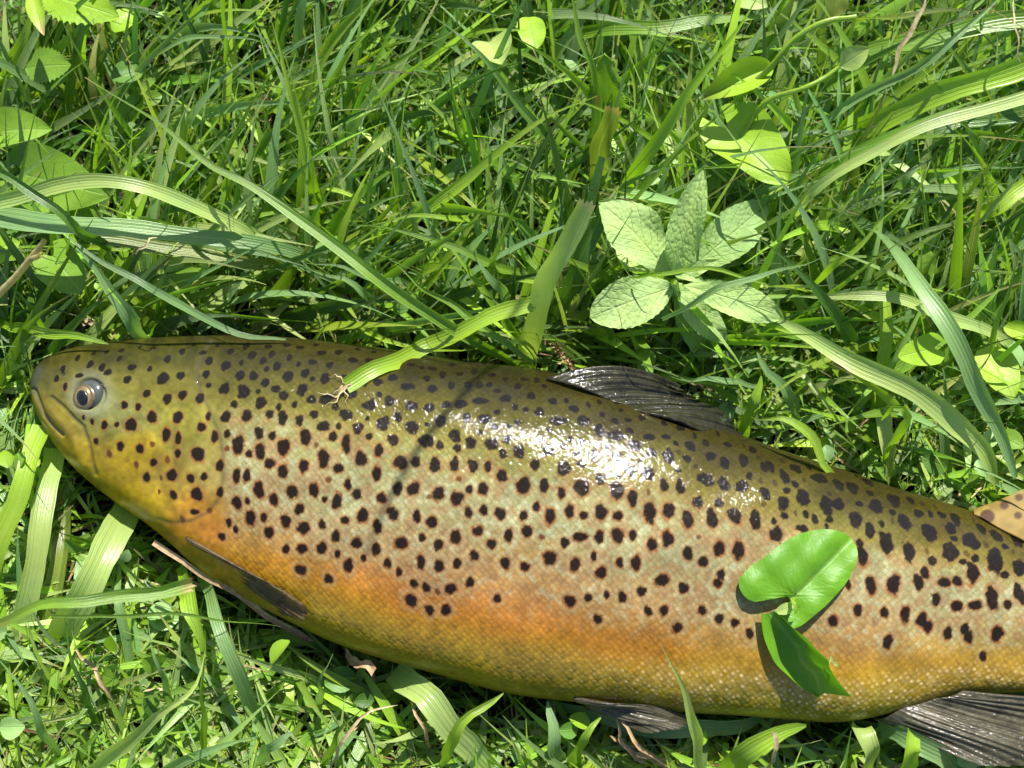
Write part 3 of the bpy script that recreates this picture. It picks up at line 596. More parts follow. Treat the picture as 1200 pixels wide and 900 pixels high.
HB = [
 # label, points root->tip (px,py,z m), width px, colour, kwargs
 ("very long folded blade running diagonally from upper left down to the trout's back", [(614,433,.018),(575,408,.038),(520,374,.056),(450,333,.068),(400,296,.072),(300,223,.078),(240,193,.08),(180,142,.08),(102,88,.078)], 15, 'mid', dict(fold=.5, tipc='straw')),
 ("lime green blade at the far upper left corner, bending up to the top edge", [(-8,110,.03),(20,55,.05),(40,20,.06),(62,-20,.07)], 12, 'lime', dict(fold=.2)),
 ("upright browning blade beside the toothed leaf at upper left", [(108,165,.01),(96,110,.03),(88,60,.05),(82,25,.065)], 11, 'olive', dict(tipc='brown')),
 ("pale arched blade crossing the round leaf at the left edge", [(350,300,.03),(300,276,.05),(250,255,.065),(185,226,.078),(130,215,.082),(60,218,.08),(-15,236,.07)], 16, 'pale', dict(fold=.3, taper='none')),
 ("wide ribbed grey-green blade lying level from the left edge", [(395,306,.03),(345,296,.045),(270,283,.056),(180,273,.062),(90,262,.066),(-15,252,.066)], 25, 'grey', dict(ribs=4, fold=.12, taper='root')),
 ("dark narrow blade slanting down from the left edge over the pale ones", [(130,292,.05),(90,265,.08),(50,236,.088),(-10,198,.09)], 10, 'deep', dict(fold=.6, taper='none')),
 ("olive green blade lying under the wide ribbed one at left", [(380,318,.025),(300,306,.04),(210,294,.05),(115,282,.058)], 15, 'olive', dict(taper='none')),
 ("thin yellow-green blade above the wide ribbed one at left", [(240,282,.03),(200,266,.06),(150,248,.075),(95,232,.08)], 5, 'lime', dict()),
 ("grey-green blade slanting down toward the trout's head", [(182,408,.03),(150,372,.05),(112,318,.06),(76,272,.066)], 17, 'grey', dict(fold=.4)),
 ("narrow grey blade crossing from the ribbed blade to the trout's nape", [(335,398,.05),(260,385,.055),(200,352,.065),(160,330,.07),(78,274,.072)], 9, 'grey', dict(taper='both')),
 ("short pointed blade rising at the left edge above the trout's snout", [(62,402,.02),(45,378,.04),(20,340,.055),(3,314,.06)], 8, 'mid', dict()),
 ("bright level blade pointing at the top of the trout's head", [(-10,378,.03),(35,384,.045),(80,395,.05),(127,403,.052)], 12, 'bright', dict(taper='both')),
 ("pale wide blade standing behind the trout's head", [(133,405,.02),(158,370,.03),(185,338,.04),(215,303,.045)], 17, 'pale', dict(taper='stub', ribs=3)),
 ("second pale blade just right of the wide one behind the head", [(160,410,.02),(185,368,.03),(205,340,.04)], 12, 'lime', dict(taper='stub', ribs=3)),
 ("bright blade standing up behind the ribbed blade at upper left", [(268,270,.02),(268,235,.04),(270,212,.05)], 15, 'lime', dict(taper='stub')),
 ("arched grey blade near the top left, bowing over to the right", [(172,70,.03),(200,56,.055),(240,43,.07),(290,44,.072),(330,56,.06)], 8, 'grey', dict()),
 ("thin upright stem at the top left of centre", [(270,130,.01),(266,70,.05),(258,-10,.09)], 5, 'mid', dict(taper='none')),
 ("bright yellow-green blade with a wavy middle, left of centre at top", [(374,268,.02),(368,225,.045),(357,180,.06),(351,140,.07),(344,105,.078),(330,62,.085),(317,22,.09)], 14, 'lime', dict(fold=.45)),
 ("long arching green blade reaching the top edge left of centre", [(352,165,.01),(372,125,.04),(400,75,.065),(435,30,.08),(478,-8,.085)], 11, 'bright', dict(fold=.3)),
 ("slim blade slanting up to the right at top centre", [(395,115,.03),(430,91,.05),(480,62,.065),(530,33,.072),(570,2,.07)], 6, 'mid', dict()),
 ("dark blade with pale edges curving down from top centre to the cut stalks", [(668,196,.03),(640,160,.055),(600,108,.07),(565,68,.078),(530,36,.08),(491,12,.078)], 11, 'deep', dict(fold=.5, tipc='pale')),
 ("upright dark blade pointing at the top, left one of a crossing pair", [(556,205,.02),(545,165,.05),(530,125,.07),(517,85,.08)], 9, 'deep', dict(fold=.5)),
 ("upright paler blade, right one of a crossing pair near top centre", [(556,208,.02),(543,150,.05),(532,98,.072),(521,60,.08)], 8, 'mid', dict(fold=.4)),
 ("pale wide blade lying at top centre behind the upright pair", [(455,150,.01),(490,118,.03),(525,93,.04),(562,66,.045)], 14, 'grey', dict(taper='both')),
 ("long yellowing blade with brown flecks slanting up to the cut stalks", [(415,302,.02),(450,275,.035),(500,243,.05),(560,198,.06),(600,170,.065),(650,134,.07),(700,112,.07)], 15, 'lime', dict(ribs=3, fold=.2, rootc='olive')),
 ("level blade in the centre with a shining upper face", [(585,262,.02),(540,258,.045),(480,255,.055),(420,262,.05)], 9, 'bright', dict()),
 ("long blade pointing left in the centre of the lawn", [(640,330,.02),(580,308,.045),(520,287,.055),(460,270,.06),(405,266,.055)], 11, 'mid', dict(fold=.3)),
 ("folded blade just under the very long diagonal one", [(625,425,.04),(570,390,.05),(520,350,.055),(490,330,.06),(458,305,.06)], 10, 'mid', dict(fold=.5)),
 ("short grey lance-shaped blade left of the tall cut stalk", [(598,365,.02),(586,340,.05),(572,318,.06),(561,304,.062)], 14, 'grey', dict(taper='both', fold=.15)),
 ("curved grey blade over the grass left of centre", [(500,340,.02),(460,328,.04),(425,322,.055),(395,312,.06),(355,310,.05)], 9, 'grey', dict()),
 ("grey-green blade bending behind the trout's nape", [(448,372,.03),(420,340,.045),(390,322,.05),(355,312,.05)], 9, 'grey', dict()),
 ("tall broad cut stalk standing right behind the trout's back", [(612,442,.02),(620,400,.04),(638,345,.065),(662,290,.085),(688,236,.10)], 25, 'pale', dict(taper='stub', ribs=3, fold=.3, rootc='deep', cut=True, tipc='straw')),
 ("shaded stalk leaning against the tall broad cut one", [(632,440,.01),(650,380,.03),(676,310,.05),(706,240,.065)], 20, 'deep', dict(taper='stub', ribs=3, fold=.4)),
 ("cut stalk with torn brown top at upper centre", [(692,238,.02),(700,200,.05),(710,160,.075),(719,126,.09)], 22, 'olive', dict(taper='stub', ribs=3, cut=True, tipc='tan')),
 ("narrow dark stalk left of the torn brown-topped one", [(688,225,.01),(692,180,.04),(697,140,.06),(698,112,.07)], 11, 'deep', dict(taper='stub', tipc='brown')),
 ("thin upright blade between the cut stalks and the top edge", [(703,150,.05),(697,100,.07),(684,50,.085),(668,-10,.095)], 8, 'mid', dict(fold=.4, taper='both')),
 ("long straight blade slanting from the mint up to the top edge", [(722,250,.02),(745,205,.05),(790,130,.075),(820,88,.085),(860,35,.095),(893,-10,.10)], 18, 'bright', dict(fold=.4, ribs=3)),
 ("small blue-green upright blade right of the torn leaf", [(744,175,.03),(748,130,.055),(758,95,.065),(773,62,.07)], 7, 'grey', dict()),
 ("short upright blade beneath the long straight slanting one", [(776,150,.03),(780,115,.05),(789,74,.06)], 6, 'mid', dict()),
 ("broad blade lying level at the top right of centre", [(640,40,.03),(720,32,.05),(800,30,.055),(900,18,.05)], 16, 'mid', dict(taper='both', ribs=3)),
 ("long level blade right across the top right corner with tapered end", [(985,25,.03),(1040,20,.06),(1100,16,.07),(1181,12,.075)], 9, 'olive', dict(tipc='straw')),
 ("wide dark blade slanting at the top right edge", [(900,90,.02),(1000,62,.04),(1100,42,.055),(1215,22,.06)], 19, 'mid', dict(taper='none', ribs=3)),
 ("broad glossy green blade slanting up to the right edge", [(955,180,.02),(1010,150,.045),(1070,124,.06),(1140,100,.07),(1215,72,.075)], 24, 'bright', dict(taper='none', ribs=3, fold=.3)),
 ("shaded twin blade lying below the broad glossy one", [(920,200,.01),(1000,180,.03),(1090,150,.045),(1215,125,.05)], 24, 'deep', dict(taper='none', ribs=3)),
 ("pale arching blade bowing from the right edge down to the mint", [(915,300,.01),(930,252,.05),(967,210,.07),(1033,177,.08),(1107,143,.085),(1215,110,.085)], 15, 'pale', dict(taper='root', fold=.3)),
 ("long jointed silvery blade reaching the top edge at upper right", [(922,188,.03),(960,150,.05),(1000,122,.06),(1045,95,.07),(1100,60,.08),(1172,-8,.085)], 10, 'grey', dict(fold=.5, taper='both')),
 ("split olive blade with torn dry tip at upper right", [(955,300,.01),(985,235,.035),(1010,175,.055),(1040,105,.07)], 19, 'olive', dict(ribs=3, tipc='tan')),
 ("dry whitish blade hanging at the top right", [(1045,90,.07),(1056,60,.075),(1085,-5,.085)], 6, 'straw', dict(taper='both', mat='dry')),
 ("thin bright blade crossing at right with a pointed tip", [(985,305,.02),(1030,262,.05),(1070,225,.065),(1109,168,.075)], 7, 'bright', dict()),
 ("short pale leaf blade with blunt tip right of the pale arch", [(1035,250,.03),(1050,222,.05),(1065,203,.058),(1080,186,.06)], 11, 'grey', dict(taper='both')),
 ("level blade right of the split olive one", [(1005,237,.03),(1050,240,.05),(1095,238,.055),(1140,226,.055)], 6, 'mid', dict(taper='both')),
 ("yellow-green blade at the right edge below the pale arch", [(1120,268,.03),(1160,245,.05),(1215,215,.055)], 17, 'lime', dict(ribs=3, taper='none')),
 ("level grey blade running to the right edge", [(1040,228,.03),(1100,205,.045),(1150,198,.05),(1215,194,.05)], 9, 'grey', dict()),
 ("long wide grey blade slanting down at right to the trout's tail end", [(1018,262,.05),(1060,312,.07),(1100,370,.078),(1135,425,.075),(1165,490,.06),(1190,560,.045)][::-1], 20, 'grey', dict(ribs=3, fold=.35, taper='both')),
 ("light green two-ribbed blade slanting down behind the trout's rear back", [(1170,575,.03),(1150,530,.045),(1110,490,.058),(1060,452,.065),(1000,420,.066),(950,395,.06),(905,372,.05)], 24, 'pale', dict(ribs=3, fold=.35, taper='both')),
 ("pale level blade passing under the long wide grey one at right", [(1215,430,.03),(1170,396,.045),(1120,372,.055),(1060,351,.06),(1000,347,.058),(940,350,.05)], 15, 'pale', dict(fold=.3, taper='both')),
 ("slender yellow-green blade right of the mint pointing to upper right", [(928,360,.03),(970,315,.055),(1015,280,.065),(1060,238,.07)], 9, 'lime', dict()),
 ("long thin blade passing over the mint leaves to the right", [(776,374,.08),(830,348,.09),(880,325,.092),(967,300,.085)], 8, 'grey', dict()),
 ("fine blade lying level over the mint's heart", [(735,326,.07),(780,319,.09),(850,320,.09),(912,336,.085)], 5, 'bright', dict(taper='both')),
 ("yellowish upright blade behind the light two-ribbed one", [(1018,560,.01),(1028,470,.03),(1035,400,.045),(1038,330,.05)], 15, 'lime', dict(taper='stub', ribs=3)),
 ("dark pointed blade standing at the right edge", [(1150,438,.03),(1165,400,.055),(1183,335,.075),(1198,282,.085)], 8, 'mid', dict()),
 ("curled bright blade above the trout's rear back", [(1033,550,.03),(1050,510,.055),(1062,490,.065),(1050,480,.07),(1030,492,.06)], 11, 'bright', dict(taper='both')),
 ("kinked yellow-green blade touching the trout's back behind the dorsal fin", [(978,560,.045),(960,532,.052),(944,506,.058),(915,492,.058),(880,486,.05)], 13, 'lime', dict(fold=.3)),
 ("short dew-dotted grey blade below the mint", [(938,492,.03),(920,460,.05),(900,432,.06),(888,412,.062)], 14, 'grey', dict(taper='both')),
 ("pale blade standing just above the trout's rear back", [(1046,575,.02),(1040,530,.035),(1030,480,.04)], 18, 'pale', dict(taper='stub', ribs=2)),
 ("blade pointing up behind the dorsal fin, lit from above", [(868,520,.03),(880,480,.045),(890,440,.05)], 16, 'bright', dict(taper='both')),
 ("flat pale blade reaching left toward the dorsal fin tip", [(890,452,.04),(850,448,.05),(810,443,.055),(786,441,.055)], 8, 'grey', dict()),
 ("narrow blade hanging below the mint toward the dorsal fin", [(745,388,.03),(757,420,.04),(768,448,.045)], 13, 'mid', dict(taper='both')),
 ("wide light blade under the trout's chin at left", [(52,497,.035),(38,540,.04),(20,585,.04),(-10,655,.035),(-20,700,.02)][::-1], 24, 'lime', dict(ribs=3, taper='none')),
 ("long pale blade running down the left side below the snout", [(62,525,.03),(52,580,.035),(40,660,.035),(28,780,.022),(22,850,.0)][::-1], 22, 'pale', dict(ribs=3, taper='none')),
 ("two-ribbed olive blade right of the long pale one", [(80,542,.02),(74,620,.028),(62,700,.028),(52,800,.015),(48,850,.0)][::-1], 21, 'olive', dict(ribs=2, fold=.5, taper='none')),
 ("widest pale blade slanting out from under the gill cover", [(148,592,.03),(125,640,.038),(98,695,.038),(66,770,.022),(40,830,.0)][::-1], 32, 'pale', dict(ribs=4, taper='none', fold=.2)),
 ("cut blade held high over the lawn at the lower left edge", [(-15,736,.13),(70,708,.135),(150,695,.13),(226,686,.125)], 17, 'mid', dict(taper='root', fold=.5, cut=True, tipc='tan', rootc='olive')),
 ("bright tapering blade pointing down under the pectoral fin", [(212,662,.03),(222,700,.045),(231,745,.045),(236,780,.04)], 27, 'bright', dict(ribs=3, fold=.2)),
 ("smooth grey-green blade running down from under the pectoral fin", [(234,668,.03),(252,715,.045),(275,775,.045),(306,850,.025),(325,900,.0)], 16, 'grey', dict(taper='none', fold=.12)),
 ("straight narrow blade below the gill cover", [(136,640,.02),(142,700,.035),(150,770,.03),(158,835,.02)][::-1], 11, 'grey', dict(fold=.3)),
 ("long arching pale blade curving down to the bottom edge at left", [(90,915,.03),(140,875,.055),(190,840,.07),(226,810,.07),(240,765,.06)], 17, 'pale', dict(fold=.4)),
 ("pointed grey blade leaning left at lower left", [(203,845,.02),(190,790,.045),(174,728,.05)], 11, 'grey', dict()),
 ("upright green spike at lower left beside the long arch", [(234,900,.02),(240,820,.05),(240,738,.06)], 8, 'bright', dict()),
 ("dark curved blade hanging below the high cut blade", [(118,870,.02),(95,800,.04),(75,722,.05)], 10, 'deep', dict(fold=.4)),
 ("thread-thin level blade below the high cut one", [(60,722,.05),(140,721,.06),(220,724,.06),(330,732,.04)], 5, 'mid', dict()),
 ("grey blade slanting at the lower left corner", [(75,900,.02),(50,850,.04),(20,800,.05),(-10,770,.05)], 10, 'grey', dict()),
 ("wide pale blade slanting from under the belly to the bottom edge", [(462,785,.028),(490,812,.035),(520,842,.035),(590,915,.025)], 30, 'pale', dict(taper='none', ribs=3, fold=.15)),
 ("yellow-green folded leaf blade crossing the wide pale one", [(515,900,.03),(530,865,.045),(555,838,.05),(590,812,.045)], 14, 'lime', dict(fold=.4, taper='both')),
 ("slim bright blade rising at bottom left of centre", [(370,905,.02),(398,862,.045),(431,823,.055)], 9, 'mid', dict()),
 ("short pale blade below the pectoral fin's tip", [(368,834,.02),(378,800,.04),(390,766,.045)], 9, 'grey', dict()),
 ("blue-green blade lying at the bottom left of centre", [(300,897,.03),(320,875,.045),(342,856,.045)], 13, 'grey', dict(taper='both')),
 ("tan-tipped pointed blade rising in front of the trout's belly", [(826,915,.04),(812,855,.075),(797,805,.088),(779,752,.095)], 15, 'pale', dict(fold=.5, tipc='tan')),
 ("grey-green blade under the belly left of the pelvic fin", [(655,915,.02),(652,870,.035),(640,822,.035)], 17, 'grey', dict(taper='both', fold=.15)),
 ("bright blade emerging beneath the pelvic fin", [(668,915,.02),(682,868,.04),(702,838,.04)], 16, 'bright', dict(taper='both')),
 ("wide shining blade at the bottom edge right of the spike", [(835,925,.02),(870,890,.04),(905,862,.045),(945,848,.04)], 30, 'bright', dict(taper='both', ribs=4, fold=.2)),
 ("pale broad blade bending down under the anal fin's front", [(1010,915,.02),(1020,880,.035),(1008,856,.035),(998,842,.03)], 22, 'pale', dict(taper='none', ribs=3)),
 ("bright upright blade in front of the anal fin", [(1058,920,.03),(1065,885,.045),(1072,862,.045)], 24, 'bright', dict(taper='stub', ribs=3)),
 ("pale blade slanting right under the anal fin", [(1150,915,.02),(1105,888,.035),(1060,865,.035),(1030,852,.03)], 22, 'grey', dict(taper='none', ribs=3)),
 ("dark leaf blade lying in the belly's shade at the bottom", [(640,822,.02),(740,850,.03),(850,850,.03),(900,842,.025)], 20, 'grey', dict(taper='both', fold=.1)),
]
for row in HB:
    label, pts, w_, c, kw = row
    if kw.get('mat') == 'dry': kw = dict(kw, mat=MAT_DRY)
    blade(label, pts, w_, c, **kw)

# the frayed leaf lying on the trout's back
fl = empty('frayed_grass_leaf', tuple(unproj(500, 400, .08)), "broad bright leaf with frayed white root end resting on the trout's back", 'grass leaf')
blade('', [on(405,452,.002), on(450,428,.004), on(500,404,.006), (560,380,.072), (624,357,.075)], 19, 'lime', 'none', fold=.35, ribs=3, parent=fl, name='blade', cut=True)
for i, (pp) in enumerate([[(410,449),(398,458),(386,462),(372,463)], [(410,450),(399,462),(388,470),(381,476)], [(412,450),(404,458),(405,468),(407,474)], [(408,447),(396,442),(386,438)], [(406,452),(400,456),(392,459),(380,458)]]):
    blade('', [on(x, y, .0012 + .001 * (k == 1)) for k, (x, y) in enumerate(pp)], 2.6 if i else 4, 'straw', 'tip', parent=fl, name='root_fibre', mat=MAT_DRY, fold=.5)

# unseen stem added beyond the top of the frame, shaped to shadow the flank
A_s = surf(548, 456)[0] + SUN * .40; B_s = surf(428, 652)[0] + SUN * .40; M_s = surf(478, 545)[0] + SUN * .40
ts = empty('added_shadow_stem', (.30, .50, 0), "unseen grass stem added beyond the top edge to throw a thin shadow across the trout's flank", 'shadow caster')
Dp = A_s - M_s; cp_ = spline(np.array([(.30, .50, 0), (.24, .44, .16), tuple(A_s + Dp * 1.0 + np.array([0, 0, -.01])), tuple(A_s), tuple(M_s), tuple(B_s)]), 60)
TT = norm(np.gradient(cp_, axis=0)); a_ = norm(np.cross(TT, [0, 0, 1.])); b_ = np.cross(TT, a_); thh = np.linspace(0, 2 * math.pi, 10, endpoint=False)
rad_ = np.interp(np.linspace(0, 1, 60), [0, .6, .93, 1], [.0018, .0012, .0013, .0005])
Gs = cp_[:, None] + (a_[:, None] * np.cos(thh)[None, :, None] + b_[:, None] * np.sin(thh)[None, :, None]) * rad_[:, None, None]
i_ = np.arange(600).reshape(60, 10)
mesh_np('stem', Gs.reshape(-1, 3), np.stack([i_[:-1], np.roll(i_, -1, 1)[:-1], np.roll(i_, -1, 1)[1:], i_[1:]], -1).reshape(-1, 4), MAT_FINE, col=np.ones((600, 3)) * colr('mid'), uv=np.zeros((600, 2)), parent=ts)

# dry straws
def straw(label, pts, w_, c='tan', name='dry_straw', cat='straw'):
    blade(label, pts, w_, c, 'both' if w_ < 5 else 'none', fold=.5, cat=cat, group='dry straws among the grass', name=name, mat=MAT_DRY)
straw("tan straw stalk lying along under the trout's breast and pectoral fin", [(180,635,.05),(215,657,.048),(245,678,.042),(300,714,.034),(370,752,.026)], 7)
straw("bent yellow-brown straw at the bottom left of centre", [(388,905,.03),(396,875,.045),(420,845,.05),(466,827,.05)], 4, 'straw')
straw("pinkish straw stalk standing below the belly", [(503,895,.02),(495,850,.035),(477,800,.03)], 4, 'tan')
straw("thin dry stem leaning at lower left", [(86,757,.03),(115,795,.035),(142,828,.03)], 4.5, 'tan')
straw("small flat straw tip beneath the breast", [(405,765,.03),(425,780,.035),(438,788,.035)], 10, 'tan')
straw("thin straw standing on the bottom edge right of the spike", [(903,905,.03),(905,885,.05),(909,858,.055)], 6, 'straw')
straw("dry curl of straw hanging over the wide ribbed blade at left", [(155,302,.08),(160,292,.085),(172,286,.088),(185,279,.085)], 3, 'straw')
straw("fine straw thread at the right edge top", [(1188,0,.09),(1190,30,.09),(1192,60,.085),(1198,75,.08)], 2.6, 'straw')
tw = empty('dry_root_tangle', tuple(unproj(740, 870, .04)), "tangle of dry grey-brown root threads below the pelvic fin", 'root tangle')
for pp in ([(700,836,.045),(722,843,.05),(745,870,.05),(775,890,.04),(800,905,.03)], [(722,843,.05),(728,865,.045),(745,885,.04),(765,905,.03)],
           [(718,868,.04),(740,880,.04),(765,888,.04),(782,905,.03)], [(740,886,.04),(760,880,.045),(785,900,.03)], [(715,862,.045),(735,874,.04),(752,870,.04)]):
    blade('', pp, 4.5, 'tan', 'both', fold=.5, parent=tw, name='root_thread', mat=MAT_DRY)
sh = empty('dry_seed_tuft', tuple(unproj(652, 410, .05)), "small brown dried seed tuft behind the trout's back, left of the mint", 'seed tuft')
for i in range(26):
    a = i / 25; x = 638 + 34 * a; y = 392 + 38 * a; d = rng.uniform(-1, 1, 2) * 9
    blade('', [(x, y, .045), (x + d[0] * .6, y + d[1] * .6, .05), (x + d[0], y + d[1], .052)], 4, 'tan' if i % 3 else 'brown', 'both', fold=.4, parent=sh, name='bract', mat=MAT_DRY)

# ------------------------------------------------------------------ leaves
def leaf_mesh(base_, tip_, w, shape='oval', roll=0., cup=.25, droop=.1, teeth=0, fold=.0, wave=.05, n=40, m=17, side_hint=(.05, -.2, .97), widest=.45, fat=1.):
    A, B = unproj(*np.array([base_, tip_], float).T)
    F = B - A; L = np.linalg.norm(F); F = F / L
    H = norm(np.array(side_hint, float)); Sd = norm(np.cross(F, H)); Nr = np.cross(Sd, F)
    Sd, Nr = Sd * math.cos(roll) + Nr * math.sin(roll), Nr * math.cos(roll) - Sd * math.sin(roll)
    hw = .5 * w * np.linalg.norm((A + B) / 2 - CAMP) / FPX
    t = np.linspace(0, 1, n)[:, None]; x = np.linspace(-1, 1, m)[None, :]
    if shape == 'oval':
        p = math.log(.5) / math.log(widest); pr = np.sin(math.pi * np.clip(t, 0, 1) ** p) ** (.75 / fat) 
        along = t + 0 * x
    else:   # heart: basal lobes reach back past the stalk
        pr = np.where(t < .28, np.sqrt(np.clip(1 - ((.28 - t) / .30) ** 2, 0, 1)), np.cos((t - .28) / .72 * math.pi / 2) ** (.85 if shape == 'heart' else .6))
        along = t - .26 * np.abs(x) ** 1.4 * (1 - t) ** 1.5
    tt = pr * (1 + teeth * np.abs(((t * 13) % 1) - .5) * 2 * 1.0 - teeth * .5)
    X = hw * tt * x; Y = L * along
    Z = L * (droop * 4 * t * (1 - t) * .5) + cup * hw * (x ** 2) * pr * .6 + fold * hw * np.abs(x) * pr + wave * hw * np.sin(t * 11 + x * 2) * np.abs(x) ** 1.5
    G = A + F * Y[..., None] + Sd * X[..., None] + Nr * Z[..., None]
    uv = np.stack(np.broadcast_arrays(x * .5 + .5, t), -1)
    return G, uv
def leaf(label, base_, tip_, w, c='bright', name='leaf', parent=None, mat=None, cat='leaf', group=None, tipc=None, **kw):
    if parent is not spg_:
        base_ = (base_[0], base_[1], float(lift(base_[2]))); tip_ = (tip_[0], tip_[1], float(lift(tip_[2])))
    G, uv = leaf_mesh(base_, tip_, w, **kw); n, m = G.shape[:2]
    k = np.ones((n, m, 1)) * colr(c)
    if tipc: a = sm(.6, 1, np.linspace(0, 1, n))[:, None, None]; k = k * (1 - a) + colr(tipc) * a
    o = mesh_np(name, G.reshape(-1, 3), grid_quads(n, m), mat or MAT_LEAF, col=k.reshape(-1, 3), uv=uv.reshape(-1, 2), parent=parent)
    if parent is None: tag(o, label, cat, group)
    return o
def stem(pts, r, c, parent, name='stem', mat=None, segs=8):
    pts = [(p[0], p[1], float(lift(p[2]))) for p in pts]
    W3 = unproj(*np.array(pts, float).T); n = 10 + 6 * len(pts); C = spline(W3, n); T = norm(np.gradient(C, axis=0))
    a = norm(np.cross(T, [.3, .5, .8])); b = np.cross(T, a); th = np.linspace(0, 2 * math.pi, segs, endpoint=False)
    rr = r * (1.1 - .35 * np.linspace(0, 1, n)) * (1 + .06 * np.sin(np.arange(n) * 1.7))
    G = C[:, None] + (a[:, None] * np.cos(th)[None, :, None] + b[:, None] * np.sin(th)[None, :, None]) * rr[:, None, None]
    i = np.arange(n * segs).reshape(n, segs); q = np.stack([i[:-1], np.roll(i, -1, 1)[:-1], np.roll(i, -1, 1)[1:], i[1:]], -1).reshape(-1, 4)
    uv = np.stack(np.broadcast_arrays(np.linspace(0, 1, segs)[None, :], np.linspace(0, 3, n)[:, None]), -1).reshape(-1, 2)
    return mesh_np(name, G.reshape(-1, 3), q, mat or MAT_FINE, col=np.ones((n * segs, 3)) * colr(c), uv=uv, parent=parent)
spg_ = 0
# mint-like plant
mp = empty('mint_plant', tuple(unproj(790, 335, .0)), "pale hairy mint plant with wrinkled leaves in the grass behind the dorsal fin", 'plant')
stem([(800,420,.0),(795,370,.03),(790,330,.062)], .0016, 'mint', mp)
for b_, t_, w_, c, kw in [
 ((790,333,.052),(845,432,.022),52,'mintd',dict(cup=.2,droop=.15,teeth=.05)),
 ((795,345,.055),(850,402,.045),34,'mint',dict(cup=.2,droop=.2,teeth=.05)),
 ((805,318,.055),(900,238,.055),50,'mintd',dict(cup=.3,droop=.2,teeth=.05,widest=.5)),
 ((797,305,.05),(880,285,.035),44,'mintd',dict(cup=.2,droop=.2,teeth=.05)),
 ((792,322,.06),(825,196,.085),38,'mint',dict(cup=.8,droop=.15,teeth=.04,roll=.25,fold=.4)),
 ((784,322,.058),(701,236,.072),60,'mint',dict(cup=.3,droop=.2,teeth=.06,widest=.55,roll=-.15)),
 ((790,336,.060),(691,372,.062),54,'mint',dict(cup=.25,droop=.25,teeth=.06,widest=.55,fat=1.3)),
 ((800,334,.062),(918,373,.058),38,'mint',dict(cup=.25,droop=.2,teeth=.06,widest=.55)),
 ((770,340,.04),(683,332,.03),22,'mintd',dict(cup=.25,droop=.2,teeth=.06)),
 ((782,345,.045),(752,392,.035),30,'mintd',dict(cup=.25,droop=.2,teeth=.06)),
 ((775,312,.05),(722,290,.05),40,'mint',dict(cup=.3,droop=.2,teeth=.07,widest=.5)),
 ((795,340,.052),(880,352,.045),30,'mintd',dict(cup=.3,droop=.2,teeth=.07)),
 ((790,318,.066),(825,330,.076),16,'mint',dict(cup=.6,droop=.3)),
 ((792,326,.066),(843,304,.078),16,'mint',dict(cup=.6,droop=.3)),
 ((790,322,.066),(796,298,.078),12,'mint',dict(cup=.6,droop=.3))]:
    leaf('', (b_[0], b_[1], b_[2] - .004), (t_[0], t_[1], t_[2] - .007), w_ * 1.06, c, parent=mp, mat=MAT_MINT, **dict(kw, wave=.16, cup=kw['cup'] + .12))

# bindweed at upper right, with its vine
bw = empty('bindweed_vine', tuple(unproj(900, 150, 0)), "bindweed vine at upper right with big pale heart leaf and rolled yellow leaf", 'plant')
stem([(846,205,.05),(875,150,.06),(900,118,.07),(940,104,.078),(968,90,.08),(988,74,.082)], .0011, 'lime', bw)
stem([(840,150,.03),(870,110,.06),(900,82,.075),(930,47,.085),(965,26,.09),(1003,20,.09)], .0013, 'lime', bw)
leaf('', (852,150,.055),(923,216,.062),74,'bright',parent=bw,shape='blunt',cup=.3,droop=.15,wave=.1,fold=.1)
leaf('', (985,78,.082),(1019,56,.09),26,'pale',parent=bw,shape='oval',cup=.4,droop=.1)
leaf('', (905,78,.07),(821,117,.066),36,'lime',parent=bw,shape='oval',cup=1.0,fold=.5,droop=.1,tipc='olive',widest=.4)
leaf('', (975,20,.085),(985,-12,.09),24,'olive',parent=bw,shape='oval',cup=.8)
bl = empty('bindweed_plant', tuple(unproj(60, 220, 0)), "bindweed at the left edge with glossy heart leaves and a yellow stalk", 'plant')
leaf('', (30,205,.042),(130,230,.046),74,'mid',parent=bl,shape='heart',cup=.2,droop=.15,wave=.06,roll=-.15)
leaf('', (0,155,.045),(62,152,.048),46,'mid',parent=bl,shape='heart',cup=.3,fold=.2,roll=.2)
leaf('', (62,300,.042),(96,343,.045),54,'mid',parent=bl,shape='blunt',cup=.2,droop=.1,roll=.1)
leaf('', (60,240,.04),(118,262,.035),50,'mid',parent=bl,shape='heart',cup=.2)
leaf('', (-12,295,.05),(24,283,.05),34,'bright',parent=bl,shape='heart',cup=.2)
stem([(-12,355,.05),(18,325,.06),(36,303,.068),(52,282,.075)], .0014, 'straw', bl)
stem([(36,303,.068),(44,301,.072),(49,297,.075)], .0010, 'straw', bl)
# toothed leaves, top left
tl = empty('toothed_leaf_plant', tuple(unproj(60, 40, 0)), "toothed strawberry-like leaves growing in the top left corner", 'plant')
leaf('', (45,-8,.06),(140,20,.062),46,'bright',parent=tl,teeth=.22,cup=.2,droop=.1)
leaf('', (30,80,.045),(84,76,.05),38,'mid',parent=tl,teeth=.22,cup=.2,droop=.1)
leaf('', (40,88,.045),(82,92,.045),22,'mid',parent=tl,teeth=.2,cup=.2)
leaf('', (38,-10,.07),(52,42,.072),18,'lime',parent=tl,teeth=.1,cup=.9,tipc='tan')
stem([(60,100,.0),(50,60,.03),(44,-8,.06)], .0009, 'olive', tl)
